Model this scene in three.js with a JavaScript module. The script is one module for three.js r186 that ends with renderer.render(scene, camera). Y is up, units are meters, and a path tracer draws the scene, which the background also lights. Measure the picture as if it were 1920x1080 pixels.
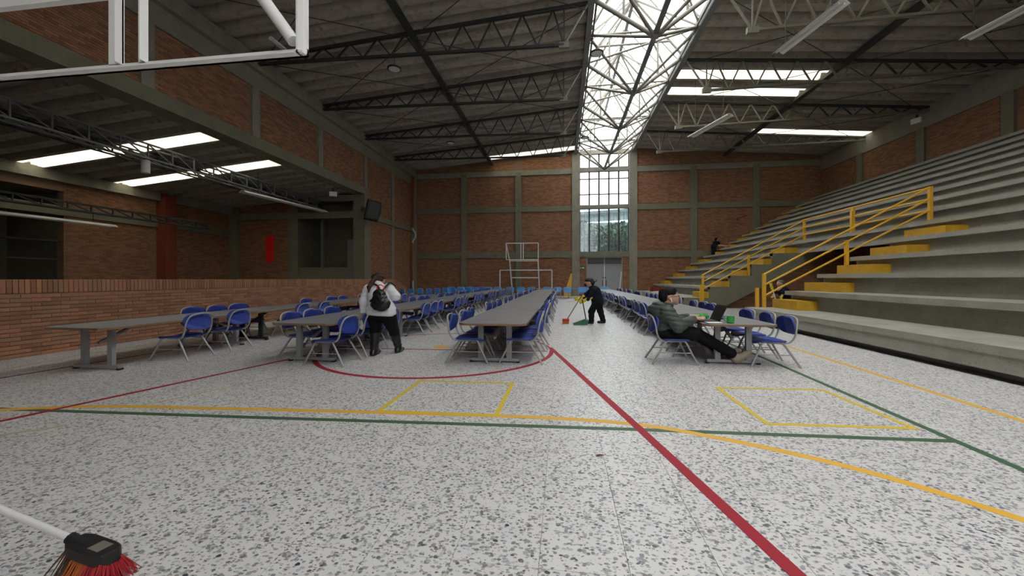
import * as THREE from 'three';
import { mergeGeometries } from 'three/addons/utils/BufferGeometryUtils.js';

// ---------------------------------------------------------------- camera, sky, exposure
const scene = new THREE.Scene();
const EYE = 1.45, FPX = 720;
const camera = new THREE.PerspectiveCamera(2 * Math.atan(540 / FPX) * 180 / Math.PI, 16 / 9, 0.05, 300);
camera.position.set(0, EYE, 0);
camera.rotation.y = Math.atan(95 / FPX);
camera.setViewOffset(1920, 1080, 0, 17, 1920, 1080);
scene.background = new THREE.Color(0.97, 0.985, 1.0);       // even overcast sky
scene.backgroundIntensity = 6.0;
// the bright part of the overcast sky overhead: a very wide, soft sun
const sun = new THREE.DirectionalLight(0xffffff, 1.0);
sun.name = 'veiled_sun'; sun.position.set(2, 60, -12); sun.target.position.set(3, 0, -14); sun.castShadow = true; sun.shadow.radius = 75; sun.shadow.mapSize.set(4096, 4096);
Object.assign(sun.shadow.camera, { left: -30, right: 30, top: 30, bottom: -30, near: 1, far: 90 });
scene.add(sun, sun.target);
const renderer = new THREE.WebGLRenderer();
renderer.toneMapping = THREE.LinearToneMapping;
renderer.toneMappingExposure = 1.08;
renderer.shadowMap.enabled = true;

// ---------------------------------------------------------------- helpers
let seed = 7;
const rnd = () => { seed = (seed * 1664525 + 1013904223) >>> 0; return seed / 4294967296; };
const rr = (a, b) => a + (b - a) * rnd();
const V = (x, y, z) => new THREE.Vector3(x, y, z);
const ORD = ['first', 'second', 'third', 'fourth', 'fifth', 'sixth', 'seventh', 'eighth', 'ninth'];
const used = {};
function numbered(n) { const k = used[n] = (used[n] ?? -1) + 1; return k ? n + '_' + String(k).padStart(3, '0') : n; }
function shadows(m) { m.castShadow = true; m.receiveShadow = true; return m; }
function tag(o, label, category, group, kind) {
  if (label) o.userData.label = label;
  if (category) o.userData.category = category;
  if (group) o.userData.group = group;
  if (kind) o.userData.kind = kind;
  return o;
}
function thing(name, label, category, pos = [0, 0, 0], turn = 0, group, kind) {
  const o = new THREE.Group(); o.name = numbered(name); scene.add(o);
  o.position.set(...pos); o.rotation.y = turn;
  return tag(o, label, category, group, kind);
}
function obj(name, geos, mat, parent) {
  const list = (Array.isArray(geos) ? geos : [geos]).map((g) => { const n = g.index ? g.toNonIndexed() : g; if (!n.attributes.uv) n.setAttribute('uv', new THREE.BufferAttribute(new Float32Array(n.attributes.position.count * 2), 2)); return n; });
  const g = list.length > 1 ? mergeGeometries(list) : list[0];
  const m = shadows(new THREE.Mesh(g, mat));
  m.name = parent && parent !== scene ? name : numbered(name);
  (parent || scene).add(m);
  return m;
}
function copyOf(src, pos, turn, label, group) {
  const c = src.clone(); c.name = numbered(src.name.replace(/_\d{3}$/, '')); c.userData = { ...src.userData };
  c.position.set(...pos); c.rotation.y = turn;
  if (label) c.userData.label = label; if (group) c.userData.group = group;
  scene.add(c); return c;
}
// texture coordinates in metres from the way each face points
function muv(g) {
  if (g.index) g = g.toNonIndexed();
  const p = g.attributes.position, n = g.attributes.normal, uv = new Float32Array(p.count * 2);
  for (let i = 0; i < p.count; i++) {
    const ax = Math.abs(n.getX(i)), ay = Math.abs(n.getY(i)), az = Math.abs(n.getZ(i));
    if (ay >= ax && ay >= az) { uv[2 * i] = p.getX(i); uv[2 * i + 1] = p.getZ(i); }
    else if (ax >= az) { uv[2 * i] = p.getZ(i); uv[2 * i + 1] = p.getY(i); }
    else { uv[2 * i] = p.getX(i); uv[2 * i + 1] = p.getY(i); }
  }
  g.setAttribute('uv', new THREE.BufferAttribute(uv, 2));
  return g;
}
// axis-aligned box from corner to corner
function bx(x0, x1, y0, y1, z0, z1) {
  const g = new THREE.BoxGeometry(Math.abs(x1 - x0), Math.abs(y1 - y0), Math.abs(z1 - z0));
  g.translate((x0 + x1) / 2, (y0 + y1) / 2, (z0 + z1) / 2);
  return muv(g);
}
function orient(g, a, b, up = V(0, 1, 0)) {        // g lies along +z from 0 to its length
  const d = V().subVectors(b, a).normalize();
  let u = Math.abs(d.dot(up)) > 0.98 ? V(1, 0, 0) : up;
  const x = V().crossVectors(u, d).normalize(), y = V().crossVectors(d, x);
  g.applyMatrix4(new THREE.Matrix4().makeBasis(x, y, d).setPosition(a));
  return g;
}
function bar(a, b, w, h = w, up) {
  const L = a.distanceTo(b), g = new THREE.BoxGeometry(w, h, L); g.translate(0, 0, L / 2);
  return orient(g.toNonIndexed(), a, b, up);
}
function rod(a, b, r, seg = 8, r2 = r) {
  const L = a.distanceTo(b), g = new THREE.CylinderGeometry(r2, r, L, seg); g.rotateX(Math.PI / 2); g.translate(0, 0, L / 2);
  return orient(g.toNonIndexed(), a, b);
}
function pipe(pts, r, seg = 24, rad = 7, closed = false) {
  return new THREE.TubeGeometry(new THREE.CatmullRomCurve3(pts, closed, 'centripetal'), seg, r, rad, closed).toNonIndexed();
}
function prism(pts, depth, bevel = 0) {              // outline in x,y pushed along +z
  const s = new THREE.Shape(pts.map(([x, y]) => new THREE.Vector2(x, y)));
  return new THREE.ExtrudeGeometry(s, { depth, bevelEnabled: bevel > 0, bevelSize: bevel, bevelThickness: bevel, bevelSegments: 2, curveSegments: 10 });
}
function superShape(w, h, n = 3, k = 28) {
  const out = [];
  for (let i = 0; i < k; i++) {
    const a = i / k * 2 * Math.PI, ca = Math.cos(a), sa = Math.sin(a);
    out.push([Math.sign(ca) * Math.abs(ca) ** (2 / n) * w / 2, Math.sign(sa) * Math.abs(sa) ** (2 / n) * h / 2]);
  }
  return out;
}

// ---------------------------------------------------------------- textures and materials
function canvasTex(px, metres, paint, srgb = true) {
  const c = document.createElement('canvas'); c.width = c.height = px;
  paint(c.getContext('2d'), px);
  const t = new THREE.CanvasTexture(c); t.wrapS = t.wrapT = THREE.RepeatWrapping; t.repeat.set(1 / metres, 1 / metres);
  if (srgb) t.colorSpace = THREE.SRGBColorSpace;
  return t;
}
const grey = (v) => `rgb(${v | 0},${v | 0},${v | 0})`;
// wrapped blots of many sizes
function blots(g, S, n, r0, r1, tone, alpha) {
  for (let i = 0; i < n; i++) {
    const x = rr(0, S), y = rr(0, S), r = rr(r0, r1), v = tone();
    for (const ox of [-S, 0, S]) for (const oy of [-S, 0, S]) {
      if (x + ox < -r || x + ox > S + r || y + oy < -r || y + oy > S + r) continue;
      g.globalAlpha = alpha; g.fillStyle = v; g.beginPath(); g.ellipse(x + ox, y + oy, r, r * rr(0.5, 1), rr(0, 3), 0, 7); g.fill();
    }
  }
  g.globalAlpha = 1;
}
const TERRAZZO_M = 1.8;
const terrazzo = canvasTex(1024, TERRAZZO_M, (g, S) => {
  g.fillStyle = 'rgb(222,221,217)'; g.fillRect(0, 0, S, S);
  blots(g, S, 260, 20, 80, () => grey(rr(196, 226)), 0.12);
  for (let i = 0; i < 8200; i++) {
    const x = rr(0, S), y = rr(0, S), r = 2.0 + 7.6 * rnd() ** 1.6, rot = rr(0, 6.3), asp = rr(0.5, 1);
    const t = rnd(), v = t < 0.5 ? rr(128, 172) : t < 0.68 ? rr(98, 130) : t < 0.72 ? rr(60, 90) : rr(168, 200), warm = rr(-5, 6);
    const k = 5 + (rnd() * 3 | 0), poly = [];
    for (let j = 0; j < k; j++) { const a = rot + j / k * 6.283 + rr(-0.3, 0.3), q = r * rr(0.75, 1.1); poly.push([Math.cos(a) * q, Math.sin(a) * q * asp]); }
    g.fillStyle = `rgb(${(v + warm) | 0},${v | 0},${(v + 3 - warm) | 0})`;
    for (const ox of [-S, 0, S]) for (const oy of [-S, 0, S]) {
      if (x + ox < -16 || x + ox > S + 16 || y + oy < -16 || y + oy > S + 16) continue;
      g.beginPath(); poly.forEach(([a, b], j) => j ? g.lineTo(x + ox + a, y + oy + b) : g.moveTo(x + ox + a, y + oy + b)); g.fill();
    }
  }
});
const concreteTex = canvasTex(512, 2.5, (g, S) => {
  g.fillStyle = grey(205); g.fillRect(0, 0, S, S);
  blots(g, S, 500, 10, 70, () => grey(rr(150, 250)), 0.09);
  blots(g, S, 2600, 1, 4, () => grey(rr(120, 255)), 0.22);
  for (let i = 0; i < 26; i++) { g.globalAlpha = 0.12; g.fillStyle = grey(rr(110, 170)); g.fillRect(0, (i + rr(-0.1, 0.1)) * S / 26, S, rr(1, 3)); }
  g.globalAlpha = 1;
});
const stainTex = canvasTex(512, 5, (g, S) => {          // weathered fibre cement
  g.fillStyle = grey(200); g.fillRect(0, 0, S, S);
  blots(g, S, 240, 8, 60, () => grey(rr(120, 250)), 0.12);
  blots(g, S, 160, 3, 14, () => `rgb(${rr(70, 120) | 0},${rr(60, 100) | 0},${rr(45, 80) | 0})`, 0.16);
  blots(g, S, 1500, 1, 3, () => grey(rr(110, 250)), 0.25);
});
const clayTex = canvasTex(256, 0.6, (g, S) => {
  g.fillStyle = grey(215); g.fillRect(0, 0, S, S);
  blots(g, S, 160, 4, 24, () => grey(rr(160, 255)), 0.14);
  blots(g, S, 900, 0.7, 2, () => grey(rr(110, 255)), 0.3);
});
const woodTopTex = canvasTex(256, 1.2, (g, S) => {
  g.fillStyle = grey(214); g.fillRect(0, 0, S, S);
  blots(g, S, 1800, 0.6, 1.8, () => grey(rr(160, 250)), 0.35);
  blots(g, S, 90, 8, 40, () => grey(rr(190, 235)), 0.12);
});
const std = (r, g, b, roughness = 0.7, more = {}) => new THREE.MeshStandardMaterial({ color: new THREE.Color().setRGB(r, g, b), roughness, ...more });
const cloth = (r, g, b, roughness = 0.9) => new THREE.MeshPhysicalMaterial({ color: new THREE.Color().setRGB(r, g, b), roughness, specularIntensity: 0.3 });
const M = {
  terrazzo: std(0.9, 0.9, 0.9, 0.42, { map: terrazzo }),
  grout: std(0.3, 0.29, 0.27, 0.9),
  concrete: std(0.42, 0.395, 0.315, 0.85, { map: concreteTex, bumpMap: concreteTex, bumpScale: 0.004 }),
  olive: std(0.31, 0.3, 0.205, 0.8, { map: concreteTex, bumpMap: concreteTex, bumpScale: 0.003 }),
  stand: std(0.56, 0.54, 0.455, 0.85, { map: concreteTex, bumpMap: concreteTex, bumpScale: 0.004 }),
  mortar: std(0.24, 0.15, 0.1, 0.95),
  brick: std(1, 1, 1, 0.9, { map: clayTex, bumpMap: clayTex, bumpScale: 0.003 }),
  roof: std(0.66, 0.6, 0.51, 0.9, { map: stainTex }),
  roofClear: new THREE.MeshPhysicalMaterial({ color: new THREE.Color(0.92, 0.9, 0.8), roughness: 1, transmission: 0.75, thickness: 0 }),
  steelDark: std(0.035, 0.037, 0.035, 0.6),
  steelPale: std(0.17, 0.16, 0.125, 0.55),
  steelGrey: std(0.16, 0.165, 0.165, 0.5),
  pane: new THREE.MeshPhysicalMaterial({ color: 0xffffff, roughness: 0, transmission: 1, thickness: 0 }),
  paneTeal: new THREE.MeshPhysicalMaterial({ color: new THREE.Color(0.72, 0.83, 0.86), roughness: 0.12, transmission: 1, thickness: 0 }),
  white: std(0.74, 0.74, 0.72, 0.45),
  chairBlue: std(0.02, 0.045, 0.27, 0.42),
  chairSky: std(0.1, 0.38, 0.82, 0.45),
  tube: std(0.36, 0.36, 0.35, 0.4, { metalness: 0.3 }),
  tableTop: std(0.36, 0.36, 0.37, 0.4, { map: woodTopTex }),
  tableEdge: std(0.2, 0.115, 0.06, 0.7),
  tableLeg: std(0.27, 0.275, 0.28, 0.45),
  black: std(0.012, 0.012, 0.013, 0.6),
  yellow: std(0.98, 0.55, 0.03, 0.6, { map: concreteTex }),
  yellowRail: std(0.72, 0.4, 0.03, 0.4),
  red: std(0.33, 0.008, 0.022, 0.7), lineGreen: std(0.055, 0.115, 0.06, 0.6), lineYellow: std(0.75, 0.42, 0.05, 0.6), tape: std(0.66, 0.47, 0.04, 0.6),
  lineDark: std(0.05, 0.045, 0.03, 0.7), faintTape: std(0.52, 0.44, 0.27, 0.7),
  redPaint: std(0.22, 0.045, 0.02, 0.75), board: std(0.85, 0.012, 0.014, 0.45),
  doorGrey: std(0.27, 0.28, 0.285, 0.5), fixture: std(0.72, 0.72, 0.7, 0.4),
  skin: std(0.5, 0.29, 0.2, 0.55), hair: cloth(0.01, 0.008, 0.007, 0.7), hairBrown: cloth(0.05, 0.03, 0.018, 0.7), hairGrey: std(0.12, 0.12, 0.12, 0.6),
  coatWhite: std(0.68, 0.69, 0.72, 0.7), navy: cloth(0.012, 0.013, 0.022), trouser: cloth(0.009, 0.009, 0.01), leather: std(0.01, 0.01, 0.01, 0.32),
  jacketGreen: std(0.055, 0.072, 0.058, 0.6), glove: std(0.75, 0.58, 0.02, 0.45), shoe: std(0.3, 0.25, 0.19, 0.8), green: std(0.03, 0.33, 0.06, 0.35), greenDark: std(0.02, 0.13, 0.06, 0.4),
  broomRed: std(0.45, 0.02, 0.03, 0.7), broomOrange: std(0.45, 0.12, 0.02, 0.8), paper: std(0.75, 0.72, 0.66, 0.8), brown: std(0.1, 0.05, 0.03, 0.8), leaf: std(0.05, 0.09, 0.035, 0.8), plaster: std(0.5, 0.5, 0.48, 0.9), pipeBrown: std(0.3, 0.13, 0.07, 0.6),
};

// ---------------------------------------------------------------- the hall: main measures (metres)
const XL = -13.3, XR = 20.1, ZB = -33, ZF = 5, XW = -9.9, XA = -23.5, ZA = -24.5;
const EAVE = 11.07, RIDGE = 12.2, SL = 1.1, SR = 5.8, XC = 3.45, MIDL = -6.1, MIDR = 12.95;
const roofY = (x) => x < SL ? EAVE + (x - XL) / (SL - XL) * (RIDGE - EAVE) : x > SR ? EAVE + (XR - x) / (XR - SR) * (RIDGE - EAVE) : RIDGE;
const ZT = [-28.5, -24, -19.5, -15, -10.5, -6, -1.5, 3];        // truss lines
const struct = (name) => { const o = new THREE.Group(); o.name = numbered(name); o.userData.kind = 'structure'; scene.add(o); return o; };

// bricks: the largest in view as parts, the others as one field of real bricks
const BW = 0.285, BH = 0.078, JT = 0.012;
const brickGeo = muv(new THREE.BoxGeometry(BW - 0.005, BH - JT, 0.05));
const brickTones = [];
for (let i = 0; i < 14; i++) { const k = rr(0.65, 1.2), w = rnd(); brickTones.push(new THREE.Color().setRGB(0.5 * k, (0.225 + 0.04 * w) * k, (0.12 + 0.03 * w) * k)); }
const brickMats = brickTones.slice(0, 7).map((c) => { const m = M.brick.clone(); m.color = c.clone(); return m; });
function brickField(parent, at, along, W, H, { keep, parts = 0, near } = {}) {
  const n = V().crossVectors(along, V(0, 1, 0)).normalize();        // faces n
  const list = [], rows = Math.floor(H / BH);
  for (let r = 0; r < rows; r++) {
    const off = (r % 2) * BW / 2;
    for (let c = -1; c * BW + off < W; c++) {
      let a = Math.max(0, c * BW + off), b = Math.min(W, (c + 1) * BW + off);
      if (b - a < 0.05) continue;
      const y = (r + 0.5) * BH, m = (a + b) / 2;
      if (keep && !keep(m, y)) continue;
      list.push({ p: V().copy(at).addScaledVector(along, m).add(V(0, y, 0)).addScaledVector(n, rr(-0.004, 0.004)), s: (b - a - 0.005) / (BW - 0.005) });
    }
  }
  const q = new THREE.Quaternion().setFromRotationMatrix(new THREE.Matrix4().makeBasis(along, V(0, 1, 0), n));
  if (parts) list.sort((A, B) => A.p.distanceToSquared(near) - B.p.distanceToSquared(near));
  for (const b of list.slice(0, parts)) {
    const m = shadows(new THREE.Mesh(brickGeo, brickMats[rnd() * brickMats.length | 0]));
    m.name = 'brick'; m.position.copy(b.p); m.quaternion.copy(q); m.scale.x = b.s; parent.add(m);
  }
  const rest = list.slice(parts);
  if (!rest.length) return;
  const im = shadows(new THREE.InstancedMesh(brickGeo, M.brick, rest.length)), mt = new THREE.Matrix4(), c = new THREE.Color();
  rest.forEach((b, i) => {
    im.setMatrixAt(i, mt.compose(b.p, q, V(b.s, 1, 1)));
    c.copy(brickTones[rnd() * brickTones.length | 0]); im.setColorAt(i, c);
  });
  im.name = 'brick_field'; im.userData.kind = 'stuff'; parent.add(im);
}

// ---------------------------------------------------------------- floor of terrazzo tiles with court lines
const floor = obj('floor', bx(XA - 0.5, XR + 0.5, -0.3, -0.006, ZB - 0.5, ZF + 0.5), M.grout); floor.userData.kind = 'structure';
{
  const T = 0.45, G = 0.003;
  const tileAt = (x, z, own) => {
    const g = new THREE.BoxGeometry(T - G, 0.016, T - G).toNonIndexed(); g.translate(own ? 0 : x, -0.008, own ? 0 : z);
    const p = g.attributes.position, uv = g.attributes.uv, ox = rr(0, TERRAZZO_M), oz = rr(0, TERRAZZO_M);
    for (let i = 0; i < p.count; i++) uv.setXY(i, p.getX(i) - (own ? 0 : x) + ox, p.getZ(i) - (own ? 0 : z) + oz);
    return g;
  };
  const spots = [];
  for (let i = -32; i < 14; i++) for (let j = -74; j < 11; j++) {
    const x = i * T + 0.105, z = j * T + 0.1;
    if (x < -13.2 || x > 6.6) continue;
    spots.push([x, z]);
  }
  const inView = ([x, z]) => { const t = -x * 0.1308 - z * 0.9914, r = x * 0.9914 - z * 0.1308; return t > 1.6 && Math.abs(r / t) < 1.4; };
  const rank = (s) => (inView(s) ? 0 : 1e4) + s[0] * s[0] + s[1] * s[1];
  spots.sort((a, b) => rank(a) - rank(b));
  const variants = []; for (let i = 0; i < 24; i++) variants.push(tileAt(0, 0, true));
  spots.slice(0, 300).forEach(([x, z]) => { const m = shadows(new THREE.Mesh(variants[rnd() * 24 | 0], M.terrazzo)); m.name = 'tile'; m.position.set(x, 0, z); floor.add(m); });
  const rest = obj('tile_field', spots.slice(300).map(([x, z]) => tileAt(x, z)), M.terrazzo, floor); rest.userData.kind = 'stuff';
}
// painted lines: thin films of paint on the tiles
let lift = 0;
function line(pts, w, mat, name = 'court_line', closed = false) {
  lift += 0.00012;
  const P = pts.map(([x, z]) => V(x, 0, z)), n = P.length, pos = [], top = 0.0012 + lift;
  const side = P.map((p, i) => {
    const a = closed ? P[(i + n - 1) % n] : P[Math.max(0, i - 1)], b = closed ? P[(i + 1) % n] : P[Math.min(n - 1, i + 1)];
    const d = V().subVectors(b, a).normalize(); return V(-d.z, 0, d.x).multiplyScalar(w / 2);
  });
  for (let i = 0; i < (closed ? n : n - 1); i++) {
    const j = (i + 1) % n, a = P[i].clone().add(side[i]), b = P[i].clone().sub(side[i]), c = P[j].clone().add(side[j]), d = P[j].clone().sub(side[j]);
    const q = (A, B, C, D, y0, y1, y2, y3) => pos.push(A.x, y0, A.z, B.x, y1, B.z, C.x, y2, C.z, C.x, y2, C.z, B.x, y1, B.z, D.x, y3, D.z);
    q(a, c, b, d, top, top, top, top); q(a, a, c, c, top, 0, top, 0); q(b, d, b, d, top, top, 0, 0);
  }
  const g = new THREE.BufferGeometry(); g.setAttribute('position', new THREE.Float32BufferAttribute(pos, 3)); g.computeVertexNormals();
  const nn = g.attributes.normal; for (let i = 0; i < nn.count; i++) if (nn.getY(i) < -0.5) nn.setXYZ(i, 0, 1, 0);
  return obj(name, g, mat, floor);
}
const arc = (cx, cz, r, a0, a1, k = 48) => Array.from({ length: k + 1 }, (_, i) => { const a = a0 + (a1 - a0) * i / k; return [cx + r * Math.cos(a), cz + r * Math.sin(a)]; });
line([[-8.0, -3.42], [-3.06, -3.64], [0.64, -3.82], [3.5, -3.92]], 0.075, M.lineGreen);
line([[3.36, -1], [3.47, -3.6], [3.62, -6.8], [3.9, -14], [4.1, -26]], 0.075, M.lineGreen);
line([[-8.3, -2], [-8.15, -4.6], [-7.75, -8], [-7.6, -20]], 0.06, M.lineDark);
{
  const c = new THREE.CatmullRomCurve3([[-8.4, -2.2], [-7.0, -3.1], [-6.2, -3.46], [-5.2, -3.72], [-3.84, -3.83], [-1.91, -3.95], [0, -4.02], [0.75, -3.95], [1.22, -3.8], [2.21, -3.26], [2.75, -2.69], [3.4, -1.7]].map(([x, z]) => V(x, 0, z)), false, 'centripetal');
  line(c.getPoints(70).map((p) => [p.x, p.z]), 0.085, M.lineYellow);
}
line([[4.55, -1], [4.65, -4.5], [4.75, -7], [4.85, -12], [5.0, -30]], 0.08, M.lineYellow);
line([[-8.5, -3.5], [-9.1, -6.2], [-9.2, -22]], 0.07, M.faintTape);
line([[-5.4, -2.72], [-4.85, -3.2]], 0.04, M.faintTape, 'tape_mark'); line([[-4.75, -3.85], [-4.4, -4.7], [-4.15, -5.2]], 0.03, M.faintTape, 'tape_mark');
line([[-4.55, -7.9], [-4.93, -6.23], [-5.68, -3.19], [-6.4, -0.3]], 0.075, M.red);
line([[-0.26, -8.15], [0.74, -3.83], [1.14, -2.04], [1.55, -0.2]], 0.085, M.red);
line(arc(-2.5, -7.62, 2.28, -0.08, Math.PI - 0.1), 0.085, M.red); line(arc(-2.5, -7.62, 2.28, Math.PI + 0.1, 2 * Math.PI - 0.05), 0.05, M.red);
line([[-4.8, -7.5], [-0.3, -7.72]], 0.055, M.red);
line([[-2.01, -5.25], [-0.69, -5.29], [-0.7, -4.03], [-2.0, -3.99]], 0.075, M.tape, 'tape_square', true);
line([[2.04, -5.42], [3.36, -5.5], [3.38, -4.2], [2.03, -4.14]], 0.075, M.tape, 'tape_square', true);
line(arc(-2.56, -7.9, 0.08, 0, 6.283, 20), 0.16, M.lineYellow, 'penalty_spot');
line([[0.2, -24.2], [1.1, -26.5], [1.9, -28.4]], 0.08, M.red);

// ---------------------------------------------------------------- back wall with window and door
{
  const w = struct('wall_back');
  obj('wall_core', [bx(XL - 0.4, 1.3, 0, EAVE, ZB - 0.4, ZB), bx(5.6, XR + 0.4, 0, EAVE, ZB - 0.4, ZB), bx(1.3, 2.0, 0, 3.3, ZB - 0.4, ZB), bx(4.95, 5.6, 0, 3.3, ZB - 0.4, ZB),
    muv(prism([[XL, EAVE], [SL, EAVE], [SL, RIDGE + 0.1], [XL, EAVE + 0.05]], 0.4).translate(0, 0, ZB - 0.4)), muv(prism([[SR, EAVE], [XR, EAVE], [XR, EAVE + 0.05], [SR, RIDGE + 0.1]], 0.4).translate(0, 0, ZB - 0.4))], M.mortar, w);
  const cols = [-8.62, -3.8, 1.1, 5.8, 10.57, 15.3];
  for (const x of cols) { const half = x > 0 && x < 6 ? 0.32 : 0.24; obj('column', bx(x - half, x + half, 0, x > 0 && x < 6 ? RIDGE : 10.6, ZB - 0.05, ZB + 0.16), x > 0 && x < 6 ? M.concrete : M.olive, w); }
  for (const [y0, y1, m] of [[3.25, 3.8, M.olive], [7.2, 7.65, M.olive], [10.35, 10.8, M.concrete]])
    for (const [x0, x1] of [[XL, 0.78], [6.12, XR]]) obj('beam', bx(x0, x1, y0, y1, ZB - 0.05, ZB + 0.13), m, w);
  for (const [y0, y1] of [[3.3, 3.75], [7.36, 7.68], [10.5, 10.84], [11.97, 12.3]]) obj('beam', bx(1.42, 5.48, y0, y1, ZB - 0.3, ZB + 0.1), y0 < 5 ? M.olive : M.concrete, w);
  const inCols = (x) => cols.some((c) => Math.abs(x - c) < 0.4);
  const keepB = (m, y) => { const x = XL + m; if (inCols(x) || (y > 3.2 && y < 3.85) || (y > 7.15 && y < 7.7) || (y > 10.3 && y < 10.85)) return false; if (x > 0.7 && x < 6.2) return y < 3.25 && (x < 1.95 || x > 5.0); return y < roofY(x) - 0.1; };
  brickField(w, V(XL, 0, ZB + 0.0), V(1, 0, 0), XR - XL, RIDGE, { keep: keepB });
  // glazing
  const glaze = (y0, y1, n, rows, mat, name) => {
    const o = struct(name), W = (5.48 - 1.42) / n;
    for (let i = 0; i <= n; i++) obj('mullion', bx(1.42 + i * W - 0.065, 1.42 + i * W + 0.065, y0, y1, ZB - 0.22, ZB - 0.1), M.steelDark, o);
    for (const y of rows) obj('transom', bx(1.42, 5.48, y - 0.045, y + 0.045, ZB - 0.19, ZB - 0.11), M.steelDark, o);
    for (let i = 0; i < n; i++) obj('pane', bx(1.42 + i * W, 1.42 + (i + 1) * W, y0, y1, ZB - 0.151, ZB - 0.149), mat, o);
    return o;
  };
  glaze(10.84, 11.97, 5, [], M.pane, 'window_1');
  glaze(7.68, 10.5, 5, [8.6, 9.9], M.pane, 'window_2');
  const lw = glaze(3.75, 7.36, 5, [], M.paneTeal, 'window_3');
  for (let i = 0; i < 15; i++) { const x = 1.42 + (i + 0.5) * 4.06 / 15; if (i % 3 !== 1 || true) obj('lead_bar', bx(x - 0.011, x + 0.011, 3.75, 7.36, ZB - 0.165, ZB - 0.135), M.steelGrey, lw); for (let k = 0; k < 5; k++) { const y = 3.9 + (k + (i % 2) * 0.5) * 0.72; obj('lead_bar', bx(x, x + 0.27, y - 0.01, y + 0.01, ZB - 0.165, ZB - 0.135), M.steelGrey, lw); } }
  // double door with louvred transom
  const d = struct('door_1');
  obj('door_frame', [bx(2.0, 2.08, 0, 3.3, ZB - 0.2, ZB + 0.04), bx(4.87, 4.95, 0, 3.3, ZB - 0.2, ZB + 0.04), bx(2.0, 4.95, 3.22, 3.3, ZB - 0.2, ZB + 0.04), bx(2.0, 4.95, 2.62, 2.7, ZB - 0.2, ZB + 0.04), bx(3.44, 3.52, 2.7, 3.22, ZB - 0.2, ZB + 0.04)], M.doorGrey, d);
  for (const s of [0, 1]) {
    const x0 = s ? 3.49 : 2.08, x1 = s ? 4.87 : 3.47;
    const leaf = obj('door_leaf', [bx(x0, x1, 0.02, 2.62, ZB - 0.1, ZB - 0.04)], M.doorGrey, d);
    obj('handle', rod(V(s ? 3.62 : 3.33, 0.85, ZB), V(s ? 3.62 : 3.33, 1.35, ZB), 0.025), M.black, leaf);
    obj('lock', bx(s ? 3.52 : 3.36, s ? 3.6 : 3.44, 1.5, 1.62, ZB - 0.05, ZB), M.black, leaf);
    for (let k = 0; k < 7; k++) obj('louvre', new THREE.BoxGeometry(1.36, 0.05, 0.02).rotateX(0.7).translate(s ? 4.19 : 2.77, 2.75 + k * 0.07, ZB - 0.08), M.steelGrey, d);
    obj('backing', bx(x0, x1, 2.7, 3.22, ZB - 0.2, ZB - 0.16), M.steelGrey, d);
  }
}
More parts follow.
